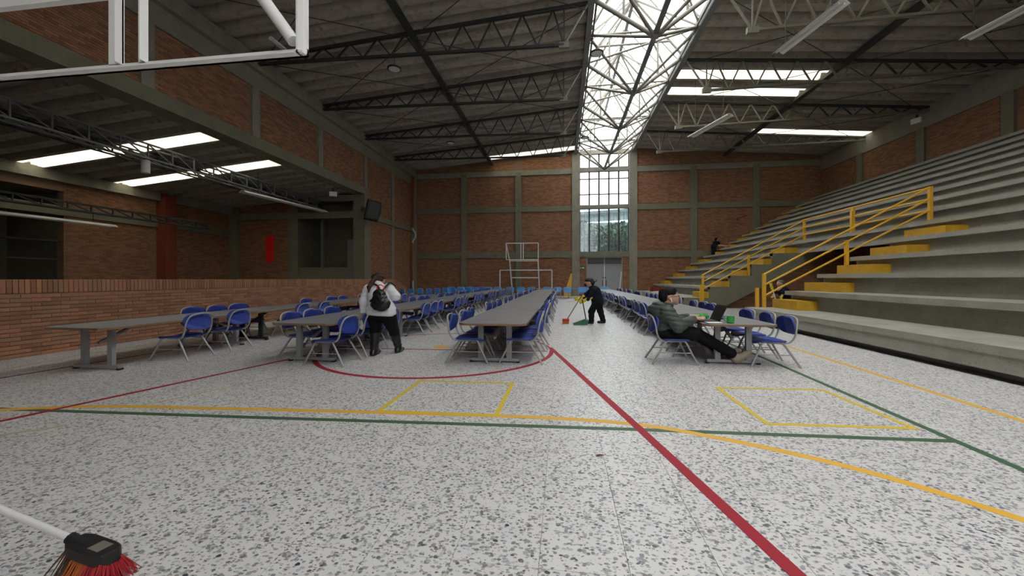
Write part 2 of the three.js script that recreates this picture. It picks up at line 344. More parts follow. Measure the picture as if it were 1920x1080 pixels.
// ---------------------------------------------------------------- left wall, opening beam and side room
{
  const w = struct('wall_left');
  obj('wall_core', [bx(XL - 0.4, XL, 7.6, 9.8, ZA, ZF), bx(XL - 0.4, XL, 0, 9.8, ZB, ZA + 0.1)], M.mortar, w);
  obj('edge_beam', bx(XL - 0.45, XL + 0.1, 9.75, 10.45, ZB, ZF), M.concrete, w);
  obj('fascia', bx(XL - 0.55, XL - 0.28, 10.4, EAVE + 0.45, ZB - 0.4, ZF + 0.4), M.concrete, w);
  obj('gutter_beam', bx(XL - 0.5, XL + 0.32, 10.45, EAVE - 0.02, ZB, ZF), M.concrete, w);
  obj('opening_beam', bx(XL - 0.6, XL + 0.14, 7.12, 7.62, ZA - 0.3, ZF), M.olive, w);
  obj('opening_column', bx(XL - 0.62, XL + 0.18, 0, 7.14, ZA - 0.45, ZA + 0.35), M.olive, w);
  obj('inner_post', bx(XL - 1.2, XL - 0.75, 0, 4.1, ZA - 0.2, ZA + 0.1), M.steelGrey, w);
  for (const z of [-28.7, -24.5, -19.6, -15.1, -10.7, -6.2, -1.7]) obj('column', bx(XL, XL + 0.1, z < -25 ? 0 : 7.6, 9.78, z - 0.2, z + 0.2), M.concrete, w);
  obj('corner_column', bx(XL, XL + 0.35, 0, 10.4, ZB, ZB + 0.5), M.olive, w);
  obj('beam', bx(XL, XL + 0.12, 5.6, 6.0, ZB + 0.2, ZA - 0.4), M.olive, w);
  const colz = (z) => [-28.7, -24.5, -19.6, -15.1, -10.7, -6.2, -1.7].some((c) => Math.abs(z - c) < 0.3);
  brickField(w, V(XL, 7.62, ZF), V(0, 0, -1), ZF - ZA, 2.15, { keep: (m) => !colz(ZF - m), parts: 300, near: V(XL, 8.5, -6.5) });
  brickField(w, V(XL, 0, ZA), V(0, 0, -1), ZA - ZB, 9.75, { keep: (m, y) => !colz(ZA - m) && (y < 5.55 || y > 6.05) });
  // small things fixed to that wall
  const pipeThing = thing('drain_pipe', 'brown and white drain pipe running down the corner of the brick wall', 'pipe', [XL + 0.3, 0, -32.2]);
  obj('upper_pipe', rod(V(0, 5.9, 0), V(0, 10.3, 0), 0.1), M.redPaint, pipeThing);
  obj('elbow', pipe([V(0, 6.1, 0), V(0, 5.75, 0), V(0.25, 5.45, 0.1), V(0.25, 5.1, 0.1), V(0, 4.8, 0), V(0, 4.5, 0)], 0.085), M.plaster, pipeThing);
  obj('lower_pipe', rod(V(0, 1.3, 0), V(0, 4.6, 0), 0.1), M.pipeBrown, pipeThing); obj('pipe_foot', rod(V(0, 0, 0), V(0, 1.75, 0), 0.09), M.plaster, pipeThing);
  const sp = thing('loudspeaker', 'black wedge loudspeaker hung on the concrete column beside the wide opening', 'speaker', [XL + 0.75, 5.35, ZA + 0.55], 0.6);
  sp.rotation.z = -0.18;
  obj('cabinet', prism([[-0.42, 0], [0.36, 0.02], [0.46, 0.62], [0.36, 1.22], [-0.42, 1.25]], 0.6, 0.03).translate(0, 0, -0.3), M.black, sp);
  obj('grille', bx(-0.34, 0.34, 0.1, 1.15, 0.33, 0.345), M.steelDark, sp); obj('bracket', bx(-0.75, -0.4, 0.5, 0.7, -0.12, 0.05), M.steelDark, sp);
}
{
  const w = struct('wall_side_room');
  obj('back_core', [bx(XA, -18.8, 0, 7.4, ZA - 0.5, ZA - 0.1), bx(-18.8, XL - 0.6, 0, 2.2, ZA - 0.5, ZA - 0.1), bx(-18.8, XL - 0.6, 5.6, 6.0, ZA - 0.5, ZA - 0.1)], M.mortar, w);
  obj('side_core', [bx(XA - 0.4, XA, 0, 7.2, ZA - 0.5, -15.3), bx(XA - 0.4, XA, 0, 7.2, -9, ZF), bx(XA - 0.4, XA, 5.6, 7.2, -15.3, -9)], M.mortar, w);
  obj('store_room', [bx(XA - 4.3, XA - 4, 0, 6, -16, -8.4), bx(XA - 4, XA - 0.3, 5.6, 5.9, -16, -8.4), bx(XA - 4, XA - 0.3, 0, 5.7, -16, -15.7), bx(XA - 4, XA - 0.3, 0, 5.7, -8.7, -8.4), bx(XA - 4.3, XA - 0.4, -0.3, 0, -16, -8.4)], M.olive, w);
  obj('end_core', bx(XA - 0.4, XL - 0.4, 0, 7.4, ZF, ZF + 0.4), M.mortar, w);
  obj('recess', [bx(-19, XL, 0, 7.4, ZA - 3.6, ZA - 3.3), bx(-19.1, -18.7, 0, 7.4, ZA - 3.4, ZA - 0.4), bx(XL - 0.9, XL - 0.5, 0, 7.4, ZA - 3.4, ZA - 0.5), bx(-19, XL - 0.4, 7.3, 7.5, ZA - 3.5, ZA - 0.1)], M.olive, w);
  obj('sill', bx(-18.5, XL - 0.9, 1.3, 2.25, ZA - 0.55, ZA - 0.05), M.olive, w);
  obj('recess_post', bx(-17.2, -17.0, 2.2, 5.6, ZA - 1.2, ZA - 1.0), M.steelGrey, w);
  for (const [x0, x1] of [[XA + 0.0, XA + 0.65], [-18.85, -18.15]]) obj('column', bx(x0, x1, 0, 7.2, ZA - 0.2, ZA + 0.12), M.olive, w);
  obj('beam', bx(XA, XL - 0.6, 5.6, 6.05, ZA - 0.2, ZA + 0.1), M.olive, w); obj('top_beam', bx(-19, XL - 0.6, 6.75, 7.15, ZA - 0.2, ZA + 0.15), M.concrete, w);
  obj('side_beam', bx(XA, XA + 0.12, 4.45, 4.9, ZA, -12.8), M.olive, w);
  obj('red_column', bx(XA, XA + 0.6, 0, 6.4, -20.15, -19.5), M.redPaint, w);
  obj('top_side_beam', bx(XA, XA + 0.3, 6.0, 6.5, ZA, ZF), M.concrete, w);
  for (const y of [2.35, 3.2]) obj('shelf', bx(XA - 0.5, XA, y, y + 0.06, -15.2, -9.2), M.steelDark, w);
  brickField(w, V(XA, 1.2, ZA - 0.1), V(1, 0, 0), 4.7, 6, { keep: (m, y) => m > 0.7 && m < 4.6 && (y < 4.35 || y > 4.9) });
  brickField(w, V(XA, 1.2, -9), V(0, 0, -1), 15.4, 5.2, { keep: (m, y) => { const z = -9 - m; return z < -15.4 && (y < 3.2 || y > 3.75) && Math.abs(z + 19.9) > 0.6; } });
}
// low brick wall in front of the side room
{
  const w = struct('wall_low'), zEnd = -21.8;
  obj('wall_core', bx(XW - 0.4, XW - 0.015, 0, 1.40, zEnd, ZF), M.mortar, w);
  obj('sloped_end', muv(prism([[0, 0], [2.2, 0], [2.2, 0.75], [0, 1.4]], 0.4).rotateY(Math.PI / 2).translate(XW - 0.4, 0, zEnd)), M.brick.clone(), w).material.color.setRGB(0.3, 0.14, 0.08);
  brickField(w, V(XW - 0.02, 0, ZF), V(0, 0, -1), ZF - zEnd, 1.18, { parts: 300, near: V(XW, 0.6, -6.2) });
  // soldier course on top
  const cap = muv(new THREE.BoxGeometry(0.05, 0.25, 0.068)), list = [];
  for (let z = ZF; z > zEnd; z -= 0.08) list.push(z);
  list.sort((a, b) => Math.abs(a + 7) - Math.abs(b + 7));
  list.slice(0, 150).forEach((z) => { const m = shadows(new THREE.Mesh(cap, brickMats[rnd() * 7 | 0])); m.name = 'cap_brick'; m.position.set(XW - 0.02, 1.31, z - 0.04); w.add(m); });
  const im = shadows(new THREE.InstancedMesh(cap, M.brick, list.length - 150)), mt = new THREE.Matrix4();
  list.slice(150).forEach((z, i) => { im.setMatrixAt(i, mt.makeTranslation(XW - 0.02, 1.31, z - 0.04)); im.setColorAt(i, brickTones[rnd() * 14 | 0]); });
  im.name = 'cap_brick_field'; im.userData.kind = 'stuff'; w.add(im);
  obj('coping', bx(XW - 0.4, XW - 0.0, 1.432, 1.44, zEnd, ZF), brickMats[2], w);
}
// right wall and front wall (behind the camera)
{
  const w = struct('wall_right');
  obj('wall_core', bx(XR, XR + 0.4, 0, EAVE, ZB, ZF), M.mortar, w);
  obj('edge_beam', bx(XR - 0.1, XR + 0.3, 9.9, EAVE - 0.02, ZB, ZF), M.concrete, w); obj('fascia', bx(XR + 0.28, XR + 0.5, 9.9, EAVE + 0.45, ZB - 0.4, ZF + 0.4), M.concrete, w);
  const cz = [-29, -24.5, -20.2, -15.6, -11, -6.5, -2];
  for (const z of cz) obj('column', bx(XR - 0.12, XR, 6, 9.95, z - 0.25, z + 0.25), M.olive, w);
  brickField(w, V(XR, 6.9, ZB), V(0, 0, 1), ZF - ZB, 3.0, { keep: (m) => !cz.some((c) => Math.abs(ZB + m - c) < 0.38) });
  const f = struct('wall_front');
  obj('wall_core', [bx(XL - 0.4, SL + 0.2, 0, EAVE, ZF, ZF + 0.4), bx(SR - 0.2, XR + 0.4, 0, EAVE, ZF, ZF + 0.4), bx(SL, SR, 0, 3.6, ZF, ZF + 0.4),
    muv(prism([[XL, EAVE], [SL, EAVE], [SL, RIDGE + 0.1], [XL, EAVE + 0.05]], 0.4).translate(0, 0, ZF)), muv(prism([[SR, EAVE], [XR, EAVE], [XR, EAVE + 0.05], [SR, RIDGE + 0.1]], 0.4).translate(0, 0, ZF))], brickMats[1], f);
  for (let i = 0; i < 5; i++) obj('pane', bx(SL + i * 0.94, SL + (i + 1) * 0.94, 3.6, RIDGE, ZF + 0.15, ZF + 0.152), M.pane, f);
}
// ---------------------------------------------------------------- roof
{
  const roof = struct('ceiling');
  const P = 0.9, prof = [[0, 0], [0.2, 0], [0.28, 0.24], [0.62, 0.24], [0.7, 0], [0.92, 0]], tk = 0.025;
  const sheetGeo = (L) => muv(prism([...prof, ...prof.slice().reverse().map(([a, b]) => [a, b + tk])], L).rotateY(Math.PI / 2));      // length along +x, width towards -z
  const lay = (x0, x1, y0, y1, zFrom, zTo, clear, parent) => {
    const L = Math.hypot(x1 - x0, y1 - y0) + 0.06, g = sheetGeo(L), tilt = Math.atan2(y1 - y0, x1 - x0);
    for (let z = zFrom; z > zTo + 0.3; z -= P) {
      const isClear = clear.some((c) => z - P / 2 < c + P / 2 && z - P / 2 >= c - P / 2);
      const m = shadows(new THREE.Mesh(g, isClear ? M.roofClear : M.roof)); m.name = isClear ? 'clear_roof_sheet' : 'roof_sheet';
      m.position.set(x0, y0, z); m.rotation.z = tilt; parent.add(m);
    }
  };
  const ym = roofY(MIDL);
  lay(XL - 0.3, MIDL, EAVE - 0.02, ym, ZF + 0.4, ZB - 0.4, [], roof);
  lay(MIDL - 0.1, SL, ym + 0.03, RIDGE + 0.03, ZF + 0.4, ZB - 0.4, [-32.3, -3], roof);
  lay(SR, MIDR + 0.1, RIDGE + 0.03, ym + 0.03, ZF + 0.4, ZB - 0.4, [-15.3, -21.3, -23.1, -6], roof);
  lay(MIDR, XR + 0.3, ym, EAVE - 0.02, ZF + 0.4, ZB - 0.4, [-28.4, -9], roof);
  lay(XA - 0.3, XL - 0.2, 6.42, 7.36, ZF + 0.4, ZA - 0.3, [-13.7, -17.3], roof);
  // purlin trusses along the hall, skylight kerbs
  for (const x of [MIDL, MIDR]) { const y = roofY(x) - 0.08; obj('purlin', [bx(x - 0.09, x + 0.09, y - 0.16, y, ZB, ZF), bx(x - 0.14, x + 0.14, y - 0.2, y - 0.16, ZB, ZF)], M.steelDark, roof); }
  for (const x of [SL, SR]) { obj('kerb', bx(x - 0.12, x + 0.12, RIDGE - 0.22, RIDGE + 0.3, ZB, ZF), M.steelGrey, roof); obj('gutter_pipe', rod(V(x + (x < 3 ? 0.2 : -0.2), RIDGE - 0.1, ZB), V(x + (x < 3 ? 0.2 : -0.2), RIDGE - 0.1, ZF), 0.05), M.steelPale, roof); }
}
// dark steel trusses under the two roof slopes
for (const side of [0, 1]) for (const z of ZT) {
  const far = z < -17;
  const t = thing('roof_truss', `${side ? 'steel lattice roof truss over the concrete stands' : 'dark steel lattice roof truss over the tables'}, ${ORD[ZT.indexOf(z)]} from the far wall`, 'truss', [0, 0, z], 0, side ? 'trusses over the stands' : 'trusses over the tables');
  const xo = side ? XR - 0.1 : XL + 0.1, xi = side ? SR + 0.15 : SL - 0.15, xe = side ? SR + 1.05 : SL - 1.05;
  const top = (x) => V(x, roofY(x) - 0.16, 0), low = (x) => V(x, 10.72 + (x - xo) / (xe - xo) * -0.22, 0);
  obj('top_chord', [bar(top(xo), top(xi), 0.06, 0.1).translate(0, 0, 0.05), bar(top(xo), top(xi), 0.06, 0.1).translate(0, 0, -0.05)], M.steelDark, t);
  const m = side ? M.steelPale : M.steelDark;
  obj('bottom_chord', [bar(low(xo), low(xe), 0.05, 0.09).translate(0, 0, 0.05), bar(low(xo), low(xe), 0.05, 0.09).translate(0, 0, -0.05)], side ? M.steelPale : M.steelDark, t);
  const n = 11;
  for (let i = 0; i < n; i++) {
    const a = xo + (xe - xo) * (i + 0.15) / n, b = xo + (xe - xo) * (i + 0.65) / n, c = xo + (xe - xo) * Math.min(1, (i + 1.15) / n);
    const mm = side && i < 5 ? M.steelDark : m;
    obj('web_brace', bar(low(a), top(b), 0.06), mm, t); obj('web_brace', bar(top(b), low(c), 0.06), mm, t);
  }
  obj('end_post', bar(low(xe), top(xe), 0.05), m, t); obj('end_strut', rod(low(xe), V(xi, RIDGE - 0.2, 0), 0.045), M.steelPale, t);
  obj('gusset', bx(xe - 0.2, xe + 0.2, low(xe).y - 0.12, low(xe).y + 0.1, -0.07, 0.07), M.steelPale, t);
}
// thin cross rods under the roof
for (let i = 0; i < 7; i++) for (const [xa, xb] of [[XL + 0.5, MIDL], [MIDL, SL - 0.2], [SR + 0.2, MIDR], [MIDR, XR - 0.5]]) {
  const y = (x) => roofY(x) - 0.35;
  const t = thing('sway_rod', `crossed roof rods ${xa < 0 ? 'over the tables' : 'over the stands'}, ${xa === MIDL || xa === SR + 0.2 ? 'by the skylight' : 'by the wall'}, ${ORD[i]} bay from the far wall`, 'bracing', [0, 0, 0], 0, 'roof sway rods');
  obj('rod', rod(V(xa, y(xa), ZT[i]), V(xb, y(xb), ZT[i + 1]), 0.018, 5), M.steelDark, t); obj('rod', rod(V(xb, y(xb) - 0.04, ZT[i]), V(xa, y(xa) - 0.04, ZT[i + 1]), 0.018, 5), M.steelDark, t);
}
// space frame and glazed lantern in the middle of the roof
{
  const s = thing('skylight_frame', 'pale steel space frame hanging under the glazed ridge skylight', 'space frame');
  const YN = 10.55, YR = 15.2, zs = [ZB + 0.4, ...ZT];
  obj('bottom_chord', rod(V(XC, YN + 0.1, ZB + 0.4), V(XC, YN + 0.1, ZF), 0.11), M.steelGrey, s); obj('ridge_chord', bar(V(XC, YR, ZB), V(XC, YR, ZF), 0.16), M.steelGrey, s);
  const st = (a, b, r = 0.09) => obj('strut', rod(a, b, r, 7), M.steelPale, s);
  for (let i = 0; i < zs.length; i++) {
    const z = zs[i], nb = V(XC, YN, z), L = V(SL, RIDGE, z), R = V(SR, RIDGE, z), zm = i < zs.length - 1 ? (z + zs[i + 1]) / 2 : null;
    obj('node', new THREE.SphereGeometry(0.15, 12, 8).translate(XC, YN + 0.05, z), M.steelGrey, s);
    st(nb, L); st(nb, R); st(L, V(XC, YR, z), 0.06); st(R, V(XC, YR, z), 0.06);
    for (const y of [13.0]) { const k = (y - RIDGE) / (YR - RIDGE); st(V(SL + (XC - SL) * k, y, z), V(SR + (XC - SR) * k, y, z), 0.055); }
    for (const x of [2.3, 4.6]) st(V(x, YN + 0.85, z), V(x, RIDGE + 1.4, z), 0.055);
    if (zm !== null) {
      for (const x of [SL, SR]) { st(nb, V(x, RIDGE, zm), 0.065); st(V(XC, YN, zs[i + 1]), V(x, RIDGE, zm), 0.065); st(V(x, RIDGE, zm), V(XC, YR, z), 0.05); st(V(x, RIDGE, zm), V(XC, YR, zs[i + 1]), 0.05); }
      st(V(SL, RIDGE - 0.02, zm), V(SR, RIDGE - 0.02, zm), 0.05); st(V(SL, RIDGE - 0.02, z), V(SR, RIDGE - 0.02, zm), 0.05);
    }
  }
  const sky = struct('window_skylight');
  const n = 24, dz = (ZF - ZB) / n, L = Math.hypot(XC - SL, YR + 0.15 - RIDGE - 0.3);
  for (const sd of [-1, 1]) {
    const tilt = Math.atan2(YR + 0.15 - RIDGE - 0.3, XC - SL) * -sd;
    const g = new THREE.BoxGeometry(L, 0.004, dz - 0.04), gb = new THREE.BoxGeometry(L, 0.05, 0.05);
    for (let i = 0; i < n; i++) {
      const p = V(XC + sd * (XC - SL) / 2, (YR + 0.15 + RIDGE + 0.3) / 2, ZB + (i + 0.5) * dz);
      const m = shadows(new THREE.Mesh(g, M.pane)); m.name = 'pane'; m.position.copy(p); m.rotation.z = tilt; sky.add(m);
      const b = shadows(new THREE.Mesh(gb, M.steelPale)); b.name = 'glazing_bar'; b.position.copy(p).add(V(0, 0, dz / 2)); b.rotation.z = tilt; sky.add(b);
    }
  }
  for (const z of [ZB, ZF + 0.3]) obj('end_pane', prism([[SL, RIDGE + 0.2], [SR, RIDGE + 0.2], [XC, YR + 0.15]], 0.004).translate(0, 0, z), M.pane, sky);
}
// round pendant lamps and long tube fixtures (all switched off)
{
  const p = thing('pendant_lamp', 'round flat pendant lamp over the tables, farther from the far wall', 'lamp', [-7.4, 10.75, -16.2]);
  obj('housing', new THREE.LatheGeometry([[0.001, 0.1], [0.12, 0.1], [0.16, 0.06], [0.3, 0.05], [0.3, 0], [0.25, -0.01]].map(([a, b]) => new THREE.Vector2(a, b)), 28), M.steelDark, p);
  obj('diffuser', new THREE.CylinderGeometry(0.24, 0.24, 0.02, 28), M.fixture, p); obj('hanger', rod(V(0, 0.1, 0), V(0, 0.75, 0), 0.012), M.steelDark, p);
  copyOf(p, [-7.8, 11.0, -26.2], 0, 'round flat pendant lamp over the tables, close to the far wall');
  copyOf(p, [1.5, 11.4, -17.3], 0, 'round flat pendant lamp at the edge of the skylight, midway along the hall'); copyOf(p, [1.55, 11.3, -27.3], 0, 'round flat pendant lamp at the edge of the skylight by the far wall');
  const tubeLamp = (name, a, b, label, hang) => {
    const d = V().subVectors(b, a), L = d.length(), t = thing(name, label, 'lamp', [a.x, a.y, a.z], Math.atan2(d.x, d.z)), tilt = Math.asin((b.y - a.y) / L);
    const trough = orient(prism([[-0.2, -0.06], [-0.07, 0.04], [0.07, 0.04], [0.2, -0.06], [0.19, -0.07], [0.06, 0.02], [-0.06, 0.02], [-0.19, -0.07]], L), V(0, 0, 0), V(0, Math.sin(tilt) * L, Math.cos(tilt) * L));
    obj('reflector', trough, M.fixture, t);
    for (const s of [-1, 1]) { obj('tube', rod(V(s * 0.08, -0.04, 0.05), V(s * 0.08, Math.sin(tilt) * L - 0.04, Math.cos(tilt) * L - 0.05), 0.025), M.white, t); }
    for (const k of [0.15, 0.85]) obj('hanger', rod(V(0, Math.sin(tilt) * L * k, L * k), V(0, Math.sin(tilt) * L * k + hang, L * k), 0.012), M.steelDark, t);
  };
  tubeLamp('tube_lamp', V(7.1, 9, -13.85), V(7.55, 9, -11.5), 'long pale tube lamp hanging beside the skylight, close to the bright roof strip', 3);
  tubeLamp('tube_lamp', V(6.7, 9, -21.4), V(7.6, 9, -18.75), 'pale tube lamp beside the skylight, nearest the far wall', 2.8);
  tubeLamp('tube_lamp', V(12.5, 9, -13.8), V(12.75, 9, -12.2), 'pale tube lamp hanging high over the upper rows of the stands', 2.4);
  tubeLamp('tube_lamp', V(-14.8, 5.7, -22.4), V(-14.8, 5.55, -16.1), 'wide white twin tube lamp hanging from the box truss in the side room', 1.1);
  tubeLamp('tube_lamp', V(-20, 3.84, -14.8), V(-20, 3.84, -9.5), 'dusty low tube lamp in the dark end of the side room', 0.45);
}
// side room trusses
function boxTruss(label, x, y, h, w, z0, z1, mat, step, name = 'box_truss') {
  const t = thing(name, label, 'truss');
  for (const [dx, dy] of [[0, 0], [0, h], [w, 0], [w, h]]) obj('chord', bar(V(x - dx, y + dy, z0), V(x - dx, y + dy, z1), 0.06), mat, t);
  const n = Math.round((z0 - z1) / step);
  for (let i = 0; i < n; i++) { const a = z0 + (z1 - z0) * i / n, b = z0 + (z1 - z0) * (i + 1) / n; obj('web_brace', bar(V(x, y, a), V(x, y + h, a), 0.045), mat, t); obj('web_brace', bar(V(x, y + h, a), V(x, y, b), 0.04), mat, t); obj('web_brace', bar(V(x, y, a), V(x - w, y, b), 0.035), mat, t); }
}
boxTruss('pale lit steel box truss running along the opening of the side room', -16, 6.15, 0.55, 0.5, ZF - 0.02, ZA + 0.2, M.steelGrey, 0.95);
boxTruss('dark steel truss close under the side room roof', -17.6, 6.45, 0.35, 0.35, ZF - 0.02, ZA + 0.2, M.steelDark, 0.6);
boxTruss('low dark truss over the dusty tube lamp in the side room', -20, 4.3, 0.3, 0.2, -6, -19.5, M.steelDark, 0.8);
// rescue board and flood lamps
{
  const b = thing('rescue_board', 'bright red rescue board hanging on the brick wall of the side room', 'rescue board', [-20.35, 2.6, ZA + 0.0]);
  const shape = new THREE.Shape([[-0.29, 0.35], [-0.2, 0.06], [-0.1, 0], [0.1, 0], [0.2, 0.06], [0.29, 0.35], [0.31, 1.85], [-0.31, 1.85]].map(([x, y]) => new THREE.Vector2(x, y)));
  for (let i = 0; i < 6; i++) for (const s of [-1, 1]) { const h = new THREE.Path(); h.absellipse(s * 0.23, 0.5 + i * 0.23, 0.025, 0.07, 0, 6.283); shape.holes.push(h); }
  obj('board', new THREE.ExtrudeGeometry(shape, { depth: 0.06, bevelEnabled: true, bevelSize: 0.015, bevelThickness: 0.015, bevelSegments: 2 }), M.board, b);
  const sy = (n, l, p, r) => { const t = thing(n, l, 'lamp', p, r); obj('housing', bx(-0.22, 0.22, -0.14, 0.14, -0.06, 0.06), M.white, t); obj('bracket', bx(-0.05, 0.05, 0.1, 0.35, -0.1, -0.02), M.steelDark, t); };
  sy('flood_lamp', 'small white flood lamp under the opening beam by the column', [XL - 0.9, 6.75, ZA + 2.2], 0.5); sy('flood_lamp', 'small white flood lamp at the end of a truss over the stands', [XR - 0.7, 10.2, -24], -1.2);
  const pj = thing('projector_can', 'short white cylinder lamp fixed to the box truss in the side room', 'lamp', [-16.4, 5.9, -13.2]); obj('can', new THREE.CylinderGeometry(0.14, 0.14, 0.5, 16), M.fixture, pj); obj('clamp', bx(-0.04, 0.04, 0.2, 0.45, -0.04, 0.04), M.steelDark, pj);
}
// ---------------------------------------------------------------- concrete stands with yellow steps
const tierX = (i) => i === 1 ? 6.1 : 7.35 + 0.98 * (i - 2), tierY = (i) => 0.5 + 0.555 * (i - 1);
const G0 = -20.5, G1 = -13.9;                           // the gap with the passage
{
  const s = thing('grandstand', 'grey concrete stepped stands with yellow half steps filling one side of the hall', 'stands');
  for (let i = 1; i <= 14; i++) {
    const x0 = tierX(i), x1 = i === 14 ? XR - 0.13 : tierX(i + 1) + 0.3, y = tierY(i), yb = i === 1 ? 0 : tierY(i - 1);
    for (const [z0, z1] of i <= 5 ? [[ZB + 0.17, G0], [G1, ZF - 0.02]] : [[ZB + 0.17, ZF - 0.02]]) {
      obj('tread', bx(x0, x1, y - 0.13, y, z0, z1), M.stand, s);
      obj('riser', i === 1 ? [bx(x0 + 0.02, x0 + 0.2, 0.13, y - 0.1, z0, z1), bx(x0 + 0.3, x0 + 0.4, 0, 0.2, z0, z1)] : bx(x0 + 0.2, x0 + 0.32, yb - 0.02, y - 0.1, z0, z1), M.stand, s);
    }
  }
  const step = (i, z0, z1) => obj('half_step', bx(tierX(i + 1) - 0.38, tierX(i + 1) + 0.2, tierY(i), tierY(i) + 0.28, z0, z1), M.yellow, s);
  for (let i = 1; i <= 5; i++) { step(i, G1, G1 + 1.35); step(i, G0 - 1.4, G0 - 0.1); }
  for (let i = 1; i <= 13; i++) step(i, ZB + 0.18, ZB + 1.4);
  // raking stringer at the passage, brick below it
  const pts = []; for (let i = 1; i <= 5; i++) { pts.push([tierX(i), tierY(i) - 0.0], [tierX(i + 1) + (i === 5 ? 0.3 : 0), tierY(i)]); }
  const top = pts.concat([[11.6, tierY(6) - 0.13], [13.4, tierY(7) - 0.2], [13.4, 0.555 * (13.4 - 7.95)], [7.95, 0], [6.1, 0]]);
  obj('stringer', muv(prism(top, 0.3).translate(0, 0, G0 - 0.28)), M.olive, s);
  obj('passage_core', [muv(prism([[7.0, 0], [15.6, 0], [15.6, 4.6], [12.2, 3.1], [7.2, 0.4]], 0.3).translate(0, 0, G0 - 0.7)), bx(15.3, 15.6, 0, 4.6, G0, G1)], M.mortar, s);
  brickField(s, V(7.9, 0, G0 - 0.35), V(1, 0, 0), 7.3, 4, { keep: (m, y) => y < 0.555 * m + 0.25 });
}
{
  const r = thing('handrail', 'yellow painted steel handrail wrapping the passage in the stands', 'railing');
  const post = (x, y0, y1, z) => obj('post', bx(x - 0.045, x + 0.045, y0, y1, z - 0.045, z + 0.045), M.yellowRail, r), rail = (a, b) => { for (const d of [0, 0.36, 0.72]) obj('rail', rod(V(a.x, a.y - d, a.z), V(b.x, b.y - d, b.z), 0.032, 8), M.yellowRail, r); };
  const y6 = tierY(6), za = G1 + 0.1, zb = G0 - 0.05;
  post(6.66, 0.5, 1.62, za); post(6.5, 0.5, 1.15, za - 0.12); post(9.15, tierY(3), tierY(3) + 1.1, za); post(11.55, y6, 4.38, za);
  rail(V(6.66, 1.6, za), V(11.55, 4.36, za));
  post(7.0, 0.05, 1.65, zb + 0.1); post(6.9, 0.05, 1.15, zb + 0.1); post(9.2, tierY(3), tierY(3) + 1.05, zb); post(11.75, y6, 4.36, zb);
  rail(V(7.0, 1.63, zb), V(11.75, 4.34, zb)); rail(V(11.75, 4.34, zb), V(11.55, 4.34, za));
  post(11.65, y6, 4.34, -17.2); post(11.4, y6 - 0.3, 4.15, -16.9);
}
// ---------------------------------------------------------------- long tables and chairs
const TL = 3.05, TW = 1.15, TH = 0.71;
function makeTable(legMat) {
  const t = new THREE.Group(); t.name = 'long_table';
  const c = 0.1, sh = [[-TW / 2 + c, 0], [TW / 2 - c, 0], [TW / 2, c], [TW / 2, TL - 0.02], [-TW / 2, TL - 0.02], [-TW / 2, c]];
  const flat = (th, y, k = 1) => muv(prism(sh.map(([x, z]) => [x * k, z * (k === 1 ? 1 : 1)]), th).rotateX(-Math.PI / 2).translate(0, y, 0));
  obj('tabletop', flat(0.006, TH - 0.006, 0.997), M.tableTop, t); obj('edge_band', flat(0.03, TH - 0.0365), M.tableEdge, t);
  for (const z of [-0.35, -TL + 0.35]) {
    for (const x of [-0.25, 0.25]) obj('leg', bx(x - 0.045, x + 0.045, 0.05, TH - 0.037, z - 0.03, z + 0.03), legMat, t);
    obj('foot', [bx(-0.42, 0.42, 0.028, 0.075, z - 0.035, z + 0.035)], legMat, t); for (const x of [-0.41, 0.41]) obj('foot_cap', bx(x - 0.03, x + 0.02, 0, 0.03, z - 0.036, z + 0.036), M.black, t);
    obj('brace', bar(V(0, TH - 0.06, z + (z > -1 ? -0.55 : 0.55)), V(0, 0.42, z), 0.04), legMat, t); obj('apron', bx(-0.4, 0.4, TH - 0.075, TH - 0.037, z - 0.025, z + 0.025), legMat, t);
  }
  return t;
}
const tableGrey = makeTable(M.tableLeg), tableBlack = makeTable(M.black);
function makeChair(mat, bw = 0.55, bh = 0.3, pow = 2.7) {
  const t = new THREE.Group(); t.name = 'stacking_chair';
  // seat: thin dished shell
  const shell = (w, h, n, bend) => { const g = prism(superShape(w, h, n), 0.014, 0.006), p = g.attributes.position; for (let i = 0; i < p.count; i++) { const [x, y, z] = [p.getX(i), p.getY(i), p.getZ(i)]; p.setZ(i, z + bend(x, y)); } g.computeVertexNormals(); return g; };
  obj('seat', shell(0.54, 0.5, 4, (x, y) => -0.02 * (1 - (x / 0.27) ** 2) - Math.max(0, y - 0.17) ** 2 * 5).rotateX(-Math.PI / 2).translate(0, 0.415, -0.03), mat, t);
  obj('backrest', shell(bw, bh, pow, (x) => 0.6 * x * x * -1).rotateX(-0.2).translate(0, 0.675, 0.32), mat, t);
  for (const s of [-1, 1]) {
    obj('leg_frame', pipe([V(s * 0.28, 0, -0.37), V(s * 0.25, 0.2, -0.27), V(s * 0.225, 0.385, -0.18), V(s * 0.222, 0.4, -0.15), V(s * 0.222, 0.4, 0.1), V(s * 0.225, 0.385, 0.13), V(s * 0.25, 0.2, 0.25), V(s * 0.28, 0, 0.37)], 0.017, 20, 6), M.tube, t);
    obj('stretcher', rod(V(s * 0.252, 0.2, -0.27), V(s * 0.252, 0.2, 0.25), 0.009, 5), M.tube, t);
  }
  obj('back_tube', pipe([V(-0.2, 0.39, -0.1), V(-0.21, 0.39, 0.1), V(-0.25, 0.41, 0.22), V(-0.27, 0.5, 0.285), V(-0.268, 0.66, 0.315), V(-0.22, 0.775, 0.345), V(-0.1, 0.815, 0.36), V(0.1, 0.815, 0.36), V(0.22, 0.775, 0.345), V(0.268, 0.66, 0.315), V(0.27, 0.5, 0.285), V(0.25, 0.41, 0.22), V(0.21, 0.39, 0.1), V(0.2, 0.39, -0.1)], 0.016, 44, 6), M.tube, t);
  return t;
}
